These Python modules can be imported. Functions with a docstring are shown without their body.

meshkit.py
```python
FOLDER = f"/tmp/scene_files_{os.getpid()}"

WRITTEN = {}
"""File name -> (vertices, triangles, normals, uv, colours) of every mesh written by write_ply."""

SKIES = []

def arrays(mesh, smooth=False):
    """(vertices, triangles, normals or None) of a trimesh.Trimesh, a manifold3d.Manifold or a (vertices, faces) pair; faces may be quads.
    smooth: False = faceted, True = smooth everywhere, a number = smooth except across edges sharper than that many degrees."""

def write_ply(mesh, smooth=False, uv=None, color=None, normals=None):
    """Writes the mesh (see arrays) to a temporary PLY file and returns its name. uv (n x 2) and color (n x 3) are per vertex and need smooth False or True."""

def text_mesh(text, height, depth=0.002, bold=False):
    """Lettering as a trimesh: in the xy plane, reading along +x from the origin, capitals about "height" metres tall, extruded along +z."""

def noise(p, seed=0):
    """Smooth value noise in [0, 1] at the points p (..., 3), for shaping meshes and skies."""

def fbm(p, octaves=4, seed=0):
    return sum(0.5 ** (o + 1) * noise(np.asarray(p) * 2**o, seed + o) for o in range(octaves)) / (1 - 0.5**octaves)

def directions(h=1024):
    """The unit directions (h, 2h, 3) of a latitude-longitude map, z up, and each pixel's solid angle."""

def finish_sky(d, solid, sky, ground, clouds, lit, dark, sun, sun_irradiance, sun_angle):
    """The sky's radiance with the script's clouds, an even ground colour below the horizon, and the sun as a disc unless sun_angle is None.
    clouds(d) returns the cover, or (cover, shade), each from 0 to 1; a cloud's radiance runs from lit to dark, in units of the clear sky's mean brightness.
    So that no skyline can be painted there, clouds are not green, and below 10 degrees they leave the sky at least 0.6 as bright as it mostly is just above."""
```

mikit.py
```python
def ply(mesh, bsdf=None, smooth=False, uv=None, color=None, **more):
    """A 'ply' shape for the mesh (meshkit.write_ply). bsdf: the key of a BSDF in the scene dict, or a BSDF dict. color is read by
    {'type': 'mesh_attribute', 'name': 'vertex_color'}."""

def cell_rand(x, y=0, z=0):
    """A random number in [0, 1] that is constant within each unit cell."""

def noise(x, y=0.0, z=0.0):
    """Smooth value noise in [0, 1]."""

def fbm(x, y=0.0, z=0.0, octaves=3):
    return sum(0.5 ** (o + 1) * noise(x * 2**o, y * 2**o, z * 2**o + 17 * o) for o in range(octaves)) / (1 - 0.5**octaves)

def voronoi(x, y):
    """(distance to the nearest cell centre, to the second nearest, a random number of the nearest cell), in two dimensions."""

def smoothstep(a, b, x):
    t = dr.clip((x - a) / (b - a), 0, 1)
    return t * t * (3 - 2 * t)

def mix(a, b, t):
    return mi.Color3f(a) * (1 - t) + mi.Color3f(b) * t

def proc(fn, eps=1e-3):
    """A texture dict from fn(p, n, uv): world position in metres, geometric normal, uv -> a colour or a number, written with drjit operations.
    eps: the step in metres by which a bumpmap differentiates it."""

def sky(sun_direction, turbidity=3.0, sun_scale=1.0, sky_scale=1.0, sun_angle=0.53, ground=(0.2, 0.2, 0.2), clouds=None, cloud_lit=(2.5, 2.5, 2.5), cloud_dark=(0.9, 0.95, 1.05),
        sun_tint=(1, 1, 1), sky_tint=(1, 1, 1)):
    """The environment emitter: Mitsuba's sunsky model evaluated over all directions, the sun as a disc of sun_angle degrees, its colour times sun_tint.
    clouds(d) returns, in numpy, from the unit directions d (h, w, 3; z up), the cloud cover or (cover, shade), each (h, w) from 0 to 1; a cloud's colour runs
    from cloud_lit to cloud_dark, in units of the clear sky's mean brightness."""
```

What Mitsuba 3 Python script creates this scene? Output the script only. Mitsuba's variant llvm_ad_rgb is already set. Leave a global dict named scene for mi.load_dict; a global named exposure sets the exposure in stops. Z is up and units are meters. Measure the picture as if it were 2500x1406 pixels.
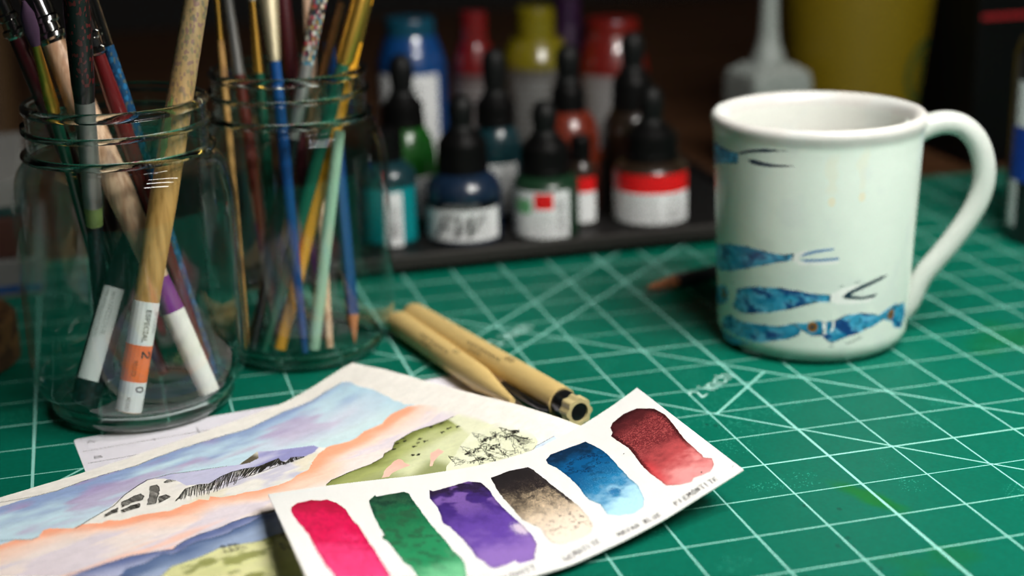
import math, random
import numpy as np, trimesh, shapely, drjit as dr, mitsuba as mi, mikit, meshkit
from shapely.geometry import Polygon, box as sbox
from scipy.interpolate import PchipInterpolator
from scipy.ndimage import gaussian_filter1d
from mikit import noise, fbm, smoothstep, mix, proc
T = mi.ScalarTransform4f
scene, labels = {}, {}

# ------------------------------------------------------------------ camera, light, exposure
CAM = np.array([-.2447, -.4719, .2330])
YAW, PITCH, ROLL = .2632, -.3095, -.0252
FW = np.array([math.sin(YAW) * math.cos(PITCH), math.cos(YAW) * math.cos(PITCH), math.sin(PITCH)])
_r = np.array([math.cos(YAW), -math.sin(YAW), 0]); _u = np.cross(_r, FW)
UP = -math.sin(ROLL) * _r + math.cos(ROLL) * _u
scene['camera'] = {'type': 'thinlens', 'fov': 36.42, 'fov_axis': 'x', 'aperture_radius': .0055, 'focus_distance': .553,
                   'near_clip': .01, 'far_clip': 20.0,
                   'to_world': T().look_at(origin=CAM.tolist(), target=(CAM + FW).tolist(), up=UP.tolist())}
scene['room_light'] = {'type': 'constant', 'radiance': {'type': 'rgb', 'value': [.004, .0045, .005]}}
LAMP_AT = np.array([.13, -.21, .50])
LAMP_ROT = 6.0                       # degrees about z
LAMP_RADIANCE = [105.0, 102.0, 96.5]
exposure = -0.25

# ------------------------------------------------------------------ helpers
def lin(r, g, b):
    return [((c / 255) / 12.92 if c / 255 <= .04045 else ((c / 255 + .055) / 1.055) ** 2.4) for c in (r, g, b)]
def rgb(c): return {'type': 'rgb', 'value': [float(x) for x in c]}
def mat(name, c, rough=.5, metal=0., coat=0., spec=.5, bump=None, scale=1e-4):
    b = {'type': 'principled', 'base_color': c if isinstance(c, dict) else rgb(c), 'roughness': rough, 'metallic': metal, 'specular': spec}
    if coat: b.update(clearcoat=coat, clearcoat_gloss=.95)
    if bump: b = {'type': 'bumpmap', 'arbitrary': bump, 'scale': scale, 'bsdf': b}
    scene['bsdf_' + name] = {'type': 'twosided', 'bsdf': b}
    return 'bsdf_' + name
def numbered(k):
    if k not in scene and k not in labels: return k
    i = 1
    while f'{k}_{i:03d}' in scene or f'{k}_{i:03d}' in labels: i += 1
    return f'{k}_{i:03d}'
def thing(name, label, cat, group=None):
    k = numbered(name); labels[k] = {'label': label, 'category': cat}
    if group: labels[k]['group'] = group
    return k
def part(parent, name, mesh, bsdf, smooth=35, label=None, kind=None, uv=None):
    k = numbered(f'{parent}__{name}')
    scene[k] = mikit.ply(mesh, bsdf, smooth=smooth, uv=uv)
    if label or kind: labels[k] = {**({'label': label} if label else {}), **({'kind': kind} if kind else {})}
    return k
def struct(name, mesh, bsdf):
    scene[name] = mikit.ply(mesh, bsdf); labels[name] = {'kind': 'structure'}
def whole(name, label, cat, mesh, bsdf, smooth=35, group=None):
    k = numbered(name); scene[k] = mikit.ply(mesh, bsdf, smooth=smooth); labels[k] = {'label': label, 'category': cat}
    if group: labels[k]['group'] = group
    return k
def cat(ms): return trimesh.util.concatenate(ms)
def bx(x0, x1, y0, y1, z0, z1, bev=0.0):
    if bev:
        import manifold3d as m3
        s = m3.Manifold.sphere(bev, 12)
        return trimesh.Trimesh(*(lambda q: (q.vert_properties[:, :3], q.tri_verts))(
            m3.Manifold.batch_hull([s.translate((x, y, z)) for x in (x0 + bev, x1 - bev) for y in (y0 + bev, y1 - bev) for z in (z0 + bev, z1 - bev)]).to_mesh()), process=False)
    m = trimesh.creation.box((x1 - x0, y1 - y0, z1 - z0)); m.apply_translation(((x0 + x1) / 2, (y0 + y1) / 2, (z0 + z1) / 2)); return m
def lathe(prof, n=72, at=(0, 0, 0), a0=0, a1=360):
    prof = np.asarray(prof, float); m = len(prof)
    full = abs(a1 - a0) >= 360
    th = np.radians(np.linspace(a0, a1, n + 1)); th = th[:-1] if full else th
    k = len(th)
    v = np.stack([prof[:, None, 0] * np.cos(th), prof[:, None, 0] * np.sin(th), prof[:, None, 1] + 0 * th], -1).reshape(-1, 3) + at
    i, j = np.meshgrid(np.arange(m - 1), np.arange(k if full else k - 1), indexing='ij'); j2 = (j + 1) % k
    a, b, c, d = i * k + j, i * k + j2, (i + 1) * k + j2, (i + 1) * k + j
    f = np.concatenate([np.stack([a, b, c], -1).reshape(-1, 3), np.stack([a, c, d], -1).reshape(-1, 3)])
    p = v[f]; ok = np.linalg.norm(np.cross(p[:, 1] - p[:, 0], p[:, 2] - p[:, 0]), axis=1) > 1e-14
    return trimesh.Trimesh(v, f[ok], process=False)
def frame(u):
    u = np.asarray(u, float); u = u / np.linalg.norm(u)
    x = np.cross(u, [0, 0, 1] if abs(u[2]) < .95 else [1, 0, 0]); x /= np.linalg.norm(x)
    return x, np.cross(u, x), u
def rod(A, u, st, n=24, flat=1.0, cap=True):
    """lathe along the axis A + u*d through stations (d, radius)"""
    st = list(st)
    if cap: st = [(st[0][0], 0)] + st + [(st[-1][0], 0)]
    m = lathe([(r, d) for d, r in st], n)
    x, y, z = frame(u); v = np.array(m.vertices)
    m.vertices = np.asarray(A) + v[:, :1] * x + v[:, 1:2] * y * flat + v[:, 2:] * z
    return m
def tube(pts, rad, n=14, closed=False):
    P = np.asarray(pts, float); t = np.gradient(P, axis=0); t /= np.linalg.norm(t, axis=1, keepdims=True)
    rad = np.broadcast_to(rad, (len(P),))
    a = np.cross(t[0], [0.3, .8, .5]); a /= np.linalg.norm(a); V = []
    for p, d, r in zip(P, t, rad):
        a = a - d * (a @ d); a /= np.linalg.norm(a); b = np.cross(d, a)
        th = np.arange(n) * 2 * np.pi / n
        V.append(p + r * (np.cos(th)[:, None] * a + np.sin(th)[:, None] * b))
    V = np.concatenate(V + [P[:1], P[-1:]]); k = len(P); F = []
    for i in range(k - 1):
        for j in range(n):
            q, w = i * n + j, i * n + (j + 1) % n
            F += [(q, w, w + n), (q, w + n, q + n)]
    for j in range(n):
        F += [(k * n, (j + 1) % n, j), (k * n + 1, (k - 1) * n + j, (k - 1) * n + (j + 1) % n)]
    return trimesh.Trimesh(V, F, process=False)
def smooth_path(pts, n=40):
    P = np.asarray(pts, float); a = np.r_[0, np.cumsum(np.linalg.norm(np.diff(P, axis=0), axis=1))]
    from scipy.interpolate import CubicSpline
    return CubicSpline(a, P)(np.linspace(0, a[-1], n))
def rough(poly, step, amp, seed):
    """a polygon whose edges waver as a brush leaves them"""
    P = np.asarray(poly, float); P = np.vstack([P, P[:1]]); out = []
    for a, b in zip(P[:-1], P[1:]):
        k = max(1, int(np.linalg.norm(b - a) / step))
        out += [a + (b - a) * i / k for i in range(k)]
    out = np.array(out)
    q = np.c_[out / step * .6, np.full(len(out), seed * 7.3)]
    out[:, 0] += amp * (meshkit.fbm(q, 3, seed) - .5) * 2; out[:, 1] += amp * (meshkit.fbm(q + 31, 3, seed + 5) - .5) * 2
    return out
def patch(poly, fn, cell, hole=None):
    """a flat outline cut into cells and laid on the surface fn(uv) -> points; returns mesh, uv"""
    g = Polygon(poly).buffer(0)
    x0, y0, x1, y1 = g.bounds; V, F, n = [], [], 0
    cx, cy = (cell, cell) if np.isscalar(cell) else cell
    for i in range(int(math.ceil((x1 - x0) / cx))):
        for j in range(int(math.ceil((y1 - y0) / cy))):
            c = g.intersection(sbox(x0 + i * cx, y0 + j * cy, x0 + (i + 1) * cx, y0 + (j + 1) * cy))
            for q in getattr(c, 'geoms', [c]):
                if q.geom_type != 'Polygon' or q.area < 1e-7 * g.area: continue
                v, f = trimesh.creation.triangulate_polygon(q, engine='earcut')
                if len(f) == 0: continue
                V.append(v); F.append(f + n); n += len(v)
    uv = np.concatenate(V); f = np.concatenate(F)
    e1, e2 = uv[f[:, 1]] - uv[f[:, 0]], uv[f[:, 2]] - uv[f[:, 0]]
    flip = e1[:, 0] * e2[:, 1] - e1[:, 1] * e2[:, 0] < 0
    f[flip] = f[flip][:, ::-1]
    return trimesh.Trimesh(fn(uv), f, process=False), uv
def ribbons(lines, width, fn):
    """ink or pencil strokes (polylines in the surface's own uv) as narrow flat bands on the surface"""
    V, F, n = [], [], 0
    for L in lines:
        L = np.asarray(L, float)
        for a, b in zip(L[:-1], L[1:]):
            d = b - a; k = np.linalg.norm(d)
            if k < 1e-7: continue
            d /= k; m = np.array([-d[1], d[0]]) * width / 2; a2, b2 = a - d * width * .4, b + d * width * .4
            V += [a2 - m, b2 - m, b2 + m, a2 + m]; F += [(n, n + 1, n + 2), (n, n + 2, n + 3)]; n += 4
    return trimesh.Trimesh(fn(np.array(V)), F, process=False)
def bend(mesh, fn):
    """lettering lying in xy (z = height above) laid on a surface fn(xy, h)"""
    v = np.array(mesh.vertices); return trimesh.Trimesh(fn(v[:, :2], v[:, 2]), mesh.faces, process=False)
FONT = {'A': [[(0, 0), (.35, 1), (.7, 0)], [(.13, .36), (.58, .36)]], 'B': [[(.05, 0), (.05, 1), (.5, .88), (.52, .66), (.08, .52), (.62, .36), (.55, .1), (.05, 0)]],
        'E': [[(.6, 1), (.08, .95), (.05, 0), (.6, .04)], [(.06, .5), (.5, .53)]], 'H': [[(.02, -.1), (.05, 1.1)], [(.6, 0), (.62, 1)], [(.04, .45), (.62, .5)]],
        'I': [[(.15, 0), (.15, 1)]], 'L': [[(.05, 1), (.05, 0), (.55, .03)]], 'M': [[(0, 0), (.1, 1), (.4, .35), (.68, 1), (.82, 0)]], 'N': [[(.02, 0), (.08, 1), (.58, .05), (.66, 1)]],
        'O': [[(.3, 1), (.05, .6), (.12, .1), (.4, .0), (.62, .4), (.5, .9), (.3, 1)]], 'P': [[(.05, -.05), (.05, 1), (.5, .95), (.55, .6), (.08, .5)]],
        'S': [[(.55, .9), (.25, 1), (.1, .75), (.5, .4), (.42, .05), (.05, .08)]], 'T': [[(0, .98), (.75, 1.03)], [(.35, 1), (.33, 0)]],
        'U': [[(.05, 1), (.08, .15), (.3, 0), (.55, .15), (.6, 1)]], 'Y': [[(.02, 1), (.3, .5)], [(.62, 1), (.2, -.05)]]}
def handwriting(text, a, b, h, seed, up=(0, -1), ratio=1.0):
    """strokes of handwritten capitals along a -> b"""
    rr = random.Random(seed); a, b = np.array(a, float), np.array(b, float); up = np.array(up, float)
    n = len(text); adv = (b - a) / n; out = []
    for i, ch in enumerate(text):
        for L in FONT.get(ch, []):
            jx, jy, sc = rr.uniform(-.05, .05), rr.uniform(-.06, .06), rr.uniform(.88, 1.1)
            out.append([a + adv * (i + (x * .98 + jx + rr.uniform(-.03, .03))) + up * h * (y * sc + jy + rr.uniform(-.04, .04)) for x, y in L])
    return out
def lettering(text, height, fn, bold=False, depth=.0001):
    return bend(meshkit.text_mesh(text, height, depth, bold), fn)

SW = {'pink':[[36,158],[53,125],[89,114],[106,130],[121,127],[138,163],[150,229],[152,311],[160,416],[162,525],[165,648],[167,797],[168,903],[143,959],[101,968],[77,930],[62,864],[57,755],[53,689],[48,641],[46,524],[45,414],[38,319],[33,234],[33,188]],'green':[[212,183],[223,158],[232,139],[233,155],[278,145],[301,140],[308,162],[308,241],[310,326],[310,423],[314,505],[319,597],[320,684],[326,752],[326,789],[315,879],[303,921],[277,944],[238,920],[221,865],[218,819],[219,792],[217,746],[208,712],[205,619],[201,533],[195,519],[194,495],[202,485],[201,407],[203,317],[207,223]],'purple':[[360,152],[365,171],[410,155],[458,136],[483,169],[487,249],[484,347],[485,428],[490,521],[496,624],[497,711],[493,777],[478,833],[468,862],[466,884],[439,893],[427,886],[426,861],[404,873],[378,878],[369,857],[364,803],[356,766],[358,720],[357,643],[351,549],[347,496],[338,457],[345,398],[350,317],[349,230]],'hematite':[[513,144],[564,125],[610,143],[616,185],[622,297],[629,434],[636,538],[640,631],[638,733],[631,803],[613,845],[580,856],[543,843],[522,807],[521,753],[527,671],[517,631],[503,565],[504,467],[502,356],[505,241]],'blue':[[663,135],[682,110],[738,128],[781,149],[789,219],[796,306],[795,406],[792,502],[790,600],[791,688],[777,794],[759,847],[730,860],[698,818],[679,769],[684,676],[671,601],[674,512],[676,374],[670,248],[659,177]],'red':[[859,157],[874,132],[915,119],[951,145],[981,232],[987,329],[978,450],[967,563],[963,669],[962,746],[959,771],[971,811],[962,858],[940,887],[923,876],[900,860],[890,876],[865,851],[839,800],[838,737],[835,650],[837,557],[845,458],[849,385],[843,282],[842,224],[852,206]]}
TXT = {'HEMATITE':[[520,966],[621,940]],'MAYAN_BLUE':[[661,961],[780,968]],'PIEMONTITE':[[819,964],[941,966]],'AMETHYST':[[356,1008],[457,947]]}
MARK = [[984,949],[1064,950],[925,856],[828,408]]
PT = {'sky':[[1603,38],[1495,75],[1419,83],[1308,69],[1193,74],[1104,86],[1011,73],[899,71],[770,81],[623,101],[425,71],[297,85],[211,76],[137,84],[124,108],[136,165],[133,241],[154,343],[168,434],[151,484],[172,463],[235,447],[277,457],[314,473],[400,467],[456,489],[499,497],[547,480],[589,473],[602,448],[647,394],[722,346],[759,310],[847,344],[885,360],[919,337],[1010,289],[1083,244],[1146,234],[1166,228],[1225,249],[1298,281],[1392,343],[1426,354],[1514,387],[1581,417],[1592,409],[1637,350],[1658,350],[1703,383],[1725,385],[1760,345],[1792,318]],'violet':[[1146,234],[1083,244],[1010,289],[919,337],[885,360],[759,310],[722,346],[647,394],[601,422],[602,448],[645,473],[692,477],[721,457],[774,454],[766,424],[821,424],[872,420],[954,390],[1050,421],[1122,373],[1111,311],[1125,261]],'rock':[[885,360],[847,344],[759,310],[800,363],[849,372]],'orange':[[1792,318],[1760,345],[1725,385],[1703,383],[1658,350],[1637,350],[1592,409],[1552,403],[1509,439],[1486,434],[1452,465],[1380,473],[1296,515],[1243,505],[1224,512],[1181,506],[1164,534],[1138,513],[1125,548],[1084,570],[1043,574],[1009,594],[936,611],[879,612],[825,588],[779,586],[724,544],[656,502],[589,473],[547,480],[499,497],[456,489],[400,467],[314,473],[277,457],[235,447],[172,463],[134,517],[120,575],[122,647],[128,688],[162,681],[204,670],[258,646],[313,624],[369,628],[419,637],[473,677],[515,683],[547,705],[609,718],[653,715],[725,715],[799,720],[838,737],[898,748],[1029,755],[1099,781],[1155,762],[1188,749],[1250,744],[1293,752],[1369,748],[1425,754],[1486,768],[1506,787],[1554,760],[1577,753],[1623,729],[1686,721],[1756,714],[1823,693],[1905,686],[2018,653]],'hill':[[1905,686],[1823,693],[1756,714],[1686,721],[1623,729],[1577,753],[1554,760],[1506,787],[1485,770],[1425,754],[1369,748],[1293,752],[1250,744],[1188,749],[1155,762],[1099,781],[1073,785],[1188,949],[1248,938],[1407,921],[1610,906],[1684,953],[1806,933],[1946,840]],'hill2':[[1792,859],[1727,820],[1693,797],[1640,807],[1592,799],[1550,791],[1536,818],[1509,815],[1461,797],[1421,790],[1375,800],[1311,806],[1280,795],[1216,793],[1162,781],[1133,779],[1099,781],[1073,785],[1184,954],[1248,938],[1407,921],[1610,906],[1684,953],[1785,961]],'meadow':[[1650,916],[1598,891],[1556,895],[1494,898],[1412,884],[1351,908],[1296,933],[1241,931],[1200,940],[1125,973],[1266,1366],[1430,1452],[1820,1006]],'green':[[916,786],[838,737],[799,720],[725,715],[653,715],[609,718],[547,705],[515,683],[473,677],[419,637],[369,628],[313,624],[258,646],[204,670],[162,681],[128,688],[126,730],[153,845],[121,874],[118,958],[142,1035],[173,1078],[249,1124],[337,1159],[715,995]],'pale':[[537,988],[480,942],[443,919],[319,856],[230,823],[164,855],[128,880],[122,962],[148,1041],[175,1074],[241,1108],[384,1146],[573,1062]],'patch':[[687,840],[632,799],[560,766],[527,758],[525,770],[538,798],[545,833],[586,830],[630,835],[665,851]],'patch2':[[516,896],[474,859],[427,815],[378,807],[386,839],[426,852],[476,876],[505,899]],'pool':[[240,1104],[197,1093],[152,1100],[114,1103],[125,1125],[117,1156],[230,1159]]}
ROCKS = [[[1353,335],[1295,320],[1263,316],[1275,346],[1297,367],[1340,362],[1384,375]],[[1201,285],[1179,294],[1192,325],[1247,381],[1293,426],[1316,414],[1264,360]],[[1247,387],[1219,386],[1221,414],[1288,432]],[[1456,387],[1394,365],[1417,396],[1474,405]],[[1403,395],[1350,380],[1323,388],[1345,415],[1412,413]],[[1148,289],[1123,280],[1109,314],[1149,301]]]
RIDGE = [[1233,458],[1147,397],[1092,398],[1069,422],[999,400],[945,394],[901,405],[861,426],[813,424],[765,422],[779,447],[776,474],[731,450],[698,480]]
RIDGELOW = [[1236,461],[1201,469],[1153,487],[1127,496],[1080,495],[1030,499],[957,470],[910,481],[852,467],[800,471],[788,488],[749,487],[704,487]]
PEAK = [[1587,415],[1514,387],[1426,354],[1392,343],[1298,281],[1225,249],[1166,228],[1146,234],[1083,244],[1010,289],[919,337]]
TREES = [[410,883],[326,863],[227,826],[267,894],[197,883],[157,891],[178,934],[176,966],[187,995],[302,937],[269,979],[230,1010],[357,940],[329,995],[290,1027]]
SMALL = [[1399,874],[1378,881],[1364,893],[1218,938],[1276,999],[421,645],[470,675],[380,631],[392,653],[349,685],[356,716],[378,705],[411,716],[272,720],[238,718],[215,741],[256,651],[221,668],[471,769],[454,781]]
FISH = {'body3':[-111.3,41.7,-82.0,47.7,-66.9,49.4,-55.2,49.0,-43.7,48.4,-37.2,49.4,-37.7,46.9,-40.6,46.2,-46.1,45.3,-55.2,42.9,-66.9,39.7,-81.3,35.9,-96.6,33.0,-112.3,32.3],'tail3a':[-34.0,48.2,-30.9,50.2,-24.1,51.7,-15.1,52.4,-15.6,51.7,-24.1,50.6,-29.7,49.4],'tail3b':[-33.9,47.1,-26.2,47.6,-12.4,48.3,-12.4,47.4,-22.7,46.8,-30.7,46.4],'tail3c':[-38.9,46.8,-37.2,49.6,-34.3,50.5,-30.9,51.3,-28.6,50.7,-34.2,48.0,-34.2,46.6,-28.4,46.2,-11.8,46.9,-12.9,45.8,-25.5,45.2,-34.1,44.8],'body2':[-75.1,28.9,-67.0,31.3,-59.3,32.8,-44.6,34.0,-33.7,33.4,-23.7,32.4,-16.1,32.0,-16.5,29.2,-23.0,29.2,-30.5,27.6,-39.4,25.2,-50.9,22.6,-63.0,20.3,-71.4,19.2,-79.5,20.5,-76.2,24.9],'tail2':[-9.5,30.9,-6.6,33.0,2.2,35.6,14.9,37.9,20.7,37.9,16.6,36.7,6.4,34.7,-2.1,32.7,-4.5,31.5,2.7,30.3,13.4,30.7,11.3,29.3,2.8,29.3,-5.1,30.0],'tail2w':[-16.6,29.7,-16.1,32.4,-10.3,34.6,-2.4,35.9,2.2,36.0,-5.3,33.4,-9.5,31.3,-8.2,29.9,1.5,28.8,12.9,28.9,7.1,27.8,-3.6,27.8,-12.3,28.2],'head2':[-112.3,22.2,-88.1,28.1,-84.0,25.7,-85.6,21.1,-98.2,16.8,-112.2,15.4],'body1':[-92.2,12.3,-83.2,15.8,-73.4,15.0,-54.9,16.4,-45.5,16.7,-36.2,18.9,-31.9,16.4,-33.0,14.4,-39.1,12.1,-48.7,10.1,-63.1,6.5,-81.2,2.8,-91.0,3.4,-96.7,6.9],'head1':[-36.2,19.4,-30.2,19.3,-22.6,20.9,-19.0,20.4,-18.8,16.7,-21.0,14.4,-25.8,14.3,-31.9,16.8],'body0':[-21.0,14.8,-19.6,20.0,-12.4,20.8,-6.4,22.9,3.4,23.0,12.3,21.6,20.2,18.5,11.4,16.5,0.9,14.4,-8.7,12.7,-14.2,11.0,-18.0,13.0],'head0':[14.9,20.3,22.3,22.4,31.6,23.6,35.9,16.6,29.8,15.4,20.3,18.1],'gill0':[31.8,22.6,42.2,21.9,47.1,15.6,40.9,10.3,30.4,13.0,28.7,15.6,35.8,17.1],'eye1':[-25.4,18.0],'eye0':[26.4,19.4],'eye2':[-90.6,23.8],'gillw1':[-20.2,20.9,-17.8,21.4,-17.4,14.8,-19.2,14.8],'gillw2':[-14.2,20.9,-12.7,20.8,-13.1,17.1,-15.1,15.5,-15.4,16.2,-14.3,18.1],'body4':[-112.2,87.5,-98.4,88.9,-88.0,88.5,-80.3,88.2,-73.2,88.4,-73.3,84.4,-78.6,83.7,-87.0,82.3,-112.3,77.3],'tail4a':[-74.0,88.3,-70.1,89.6,-65.0,90.9,-54.5,92.6,-46.9,93.1,-40.4,92.5,-46.9,92.1,-52.5,91.2,-58.5,90.7,-65.0,89.7,-70.9,88.3],'tail4b':[-65.7,86.9,-61.7,87.4,-55.4,86.8,-48.1,86.5,-42.7,86.7,-37.1,86.6,-44.0,85.8,-51.0,85.2,-58.5,85.1,-63.6,85.5]}

PT['snow'] = [[1587, 415], [1514, 387], [1426, 354], [1298, 281], [1166, 228], [1100, 330], [872, 425], [648, 447], [600, 448], [589, 480], [656, 510], [779, 592], [879, 618], [1009, 600], [1164, 540], [1296, 522], [1452, 472]]
# ------------------------------------------------------------------ materials
def pw(x, knots):
    y = mi.Float(knots[0][1])
    for (a, p), (b, q) in zip(knots[:-1], knots[1:]): y = y + (dr.clip(x, a, b) - a) * ((q - p) / (b - a))
    return y
def C3(*c): return mi.Color3f(*lin(*c))
def gline(x, w):
    return 1 - smoothstep(w * .75, w * 1.15, dr.abs(x - dr.floor(x + .5)))
def bar(d, w): return 1 - smoothstep(w * .75, w * 1.15, dr.abs(d))
INCH = .0254
def mat_color(p, n, uv):
    x, y = p.x / INCH, p.y / INCH
    fl = noise(p.x * 900, p.y * 900) - .5; big = fbm(p.x * 12, p.y * 12) - .5
    c = mi.Color3f(.0010, .118, .074) * (1 + .10 * fl + .16 * big)
    c = mix(c, mi.Color3f(.004, .135, .008), .75 * smoothstep(1, .25, dr.sqrt(dr.square((x + .08 + .35 * (y + 1.45)) / .24) + dr.square((y + 1.45) / .75)) + .5 * (noise(p.x * 150, p.y * 150) - .5)))
    c = mix(c, mi.Color3f(.005, .115, .010), .5 * smoothstep(1, .2, dr.sqrt(dr.square((x - 5.2) / 1.3) + dr.square((y - 3.4) / 1.1)) + .6 * (noise(p.x * 90, p.y * 90) - .5)))
    c = mix(c, mi.Color3f(.005, .115, .010), .4 * smoothstep(1, .2, dr.sqrt(dr.square((x + .4) / .9) + dr.square((y + 3.3) / .5)) + .9 * (noise(p.x * 130, p.y * 130) - .5)))
    m = dr.maximum(gline(x, .0135), gline(y, .0125))
    m = dr.maximum(m, dr.maximum(gline(x / 5, .0046), gline(y / 5, .0042)))
    m = dr.maximum(m, bar(x + 11, .024))
    s, d = (x + y) * .70711, (y - x) * .70711
    m = dr.maximum(m, dr.maximum(bar(s - .735, .019), bar(s - 2.77, .02)))
    m = dr.maximum(m, dr.maximum(bar(d - 6.17, .02), bar(d - 7.17, .02)))
    m = dr.maximum(m, bar(d - 2.02, .022) * (1 - smoothstep(1.0, 1.02, dr.abs(s - 1.75))))
    m = dr.maximum(m, bar(d - 9.40, .022) * smoothstep(-4.6, -4.65, s))
    sp = smoothstep(.93, .95, mikit.cell_rand(p.x * 2300, p.y * 2300)) * smoothstep(.70, .80, noise(p.x * 60, p.y * 60, 3.))
    c = mix(c, mi.Color3f(.05, .45, .33), .5 * sp)
    dk = smoothstep(.985, .99, mikit.cell_rand(p.x * 700, p.y * 500, 7)) * smoothstep(.66, .75, noise(p.x * 45, p.y * 45, 9.))
    c = mix(c, mi.Color3f(.005, .05, .035), .7 * dk)
    return mix(c, mi.Color3f(.30, .66, .58), .93 * m)
def grain_bump(p, n, uv): return noise(p.x * 1900, p.y * 1900, p.z * 1900)
M_MAT = mat('mat', proc(mat_color), .45, spec=.14, bump=proc(grain_bump, 2e-4), scale=3.5e-5)
def wood_dark(p, n, uv):
    g = fbm(p.x * 6, p.y * 70, p.z * 20)
    return mix(mi.Color3f(.035, .014, .006), mi.Color3f(.075, .032, .013), g)
M_DESK = mat('desk_wood', proc(wood_dark), .45)
M_WALL = mat('wall', [.02, .019, .018], .9)
M_FLOOR = mat('floor', [.05, .04, .035], .8)
def mug_color(p, n, uv):
    th = dr.atan2(p.x - .0513, -(p.y - .1209)); z = p.z
    rr_ = dr.sqrt(dr.square(p.x - .0513) + dr.square(p.y - .1209))
    c = mix(mi.Color3f(.71, .785, .71), mi.Color3f(.60, .59, .555), dr.maximum(smoothstep(.0925, .0965, z), 1 - smoothstep(.038, .0395, rr_) * smoothstep(.004, .006, z)))
    a = mi.Float(0)
    for t0, zt, zb in ((-.31, .094, .072), (-.02, .096, .0735)):
        w = .012 + .02 * noise(z * 300, t0 * 9)
        dx = dr.abs(th - t0 - .05 * (noise(z * 150, 3.) - .5))
        a = dr.maximum(a, .35 * (1 - smoothstep(w, w * 3, dx)) * smoothstep(zb, zb + .006, z) * smoothstep(zt, zt - .006, z))
        a = dr.maximum(a, .9 * (1 - smoothstep(.55, 1.0, dr.sqrt(dr.square((th - t0) / .045) + dr.square((z - zb) / .0026)))))
    c = mix(c, mi.Color3f(.78, .66, .42), .55 * a)
    return mix(c, mi.Color3f(.60, .66, .64), .35 * smoothstep(.56, .75, fbm(th * 3, z * 60)))
M_MUG = mat('mug_glaze', proc(mug_color), .22, coat=.4)
M_HANDLE = mat('mug_handle_glaze', [.55, .58, .54], .2, coat=.4)
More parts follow.
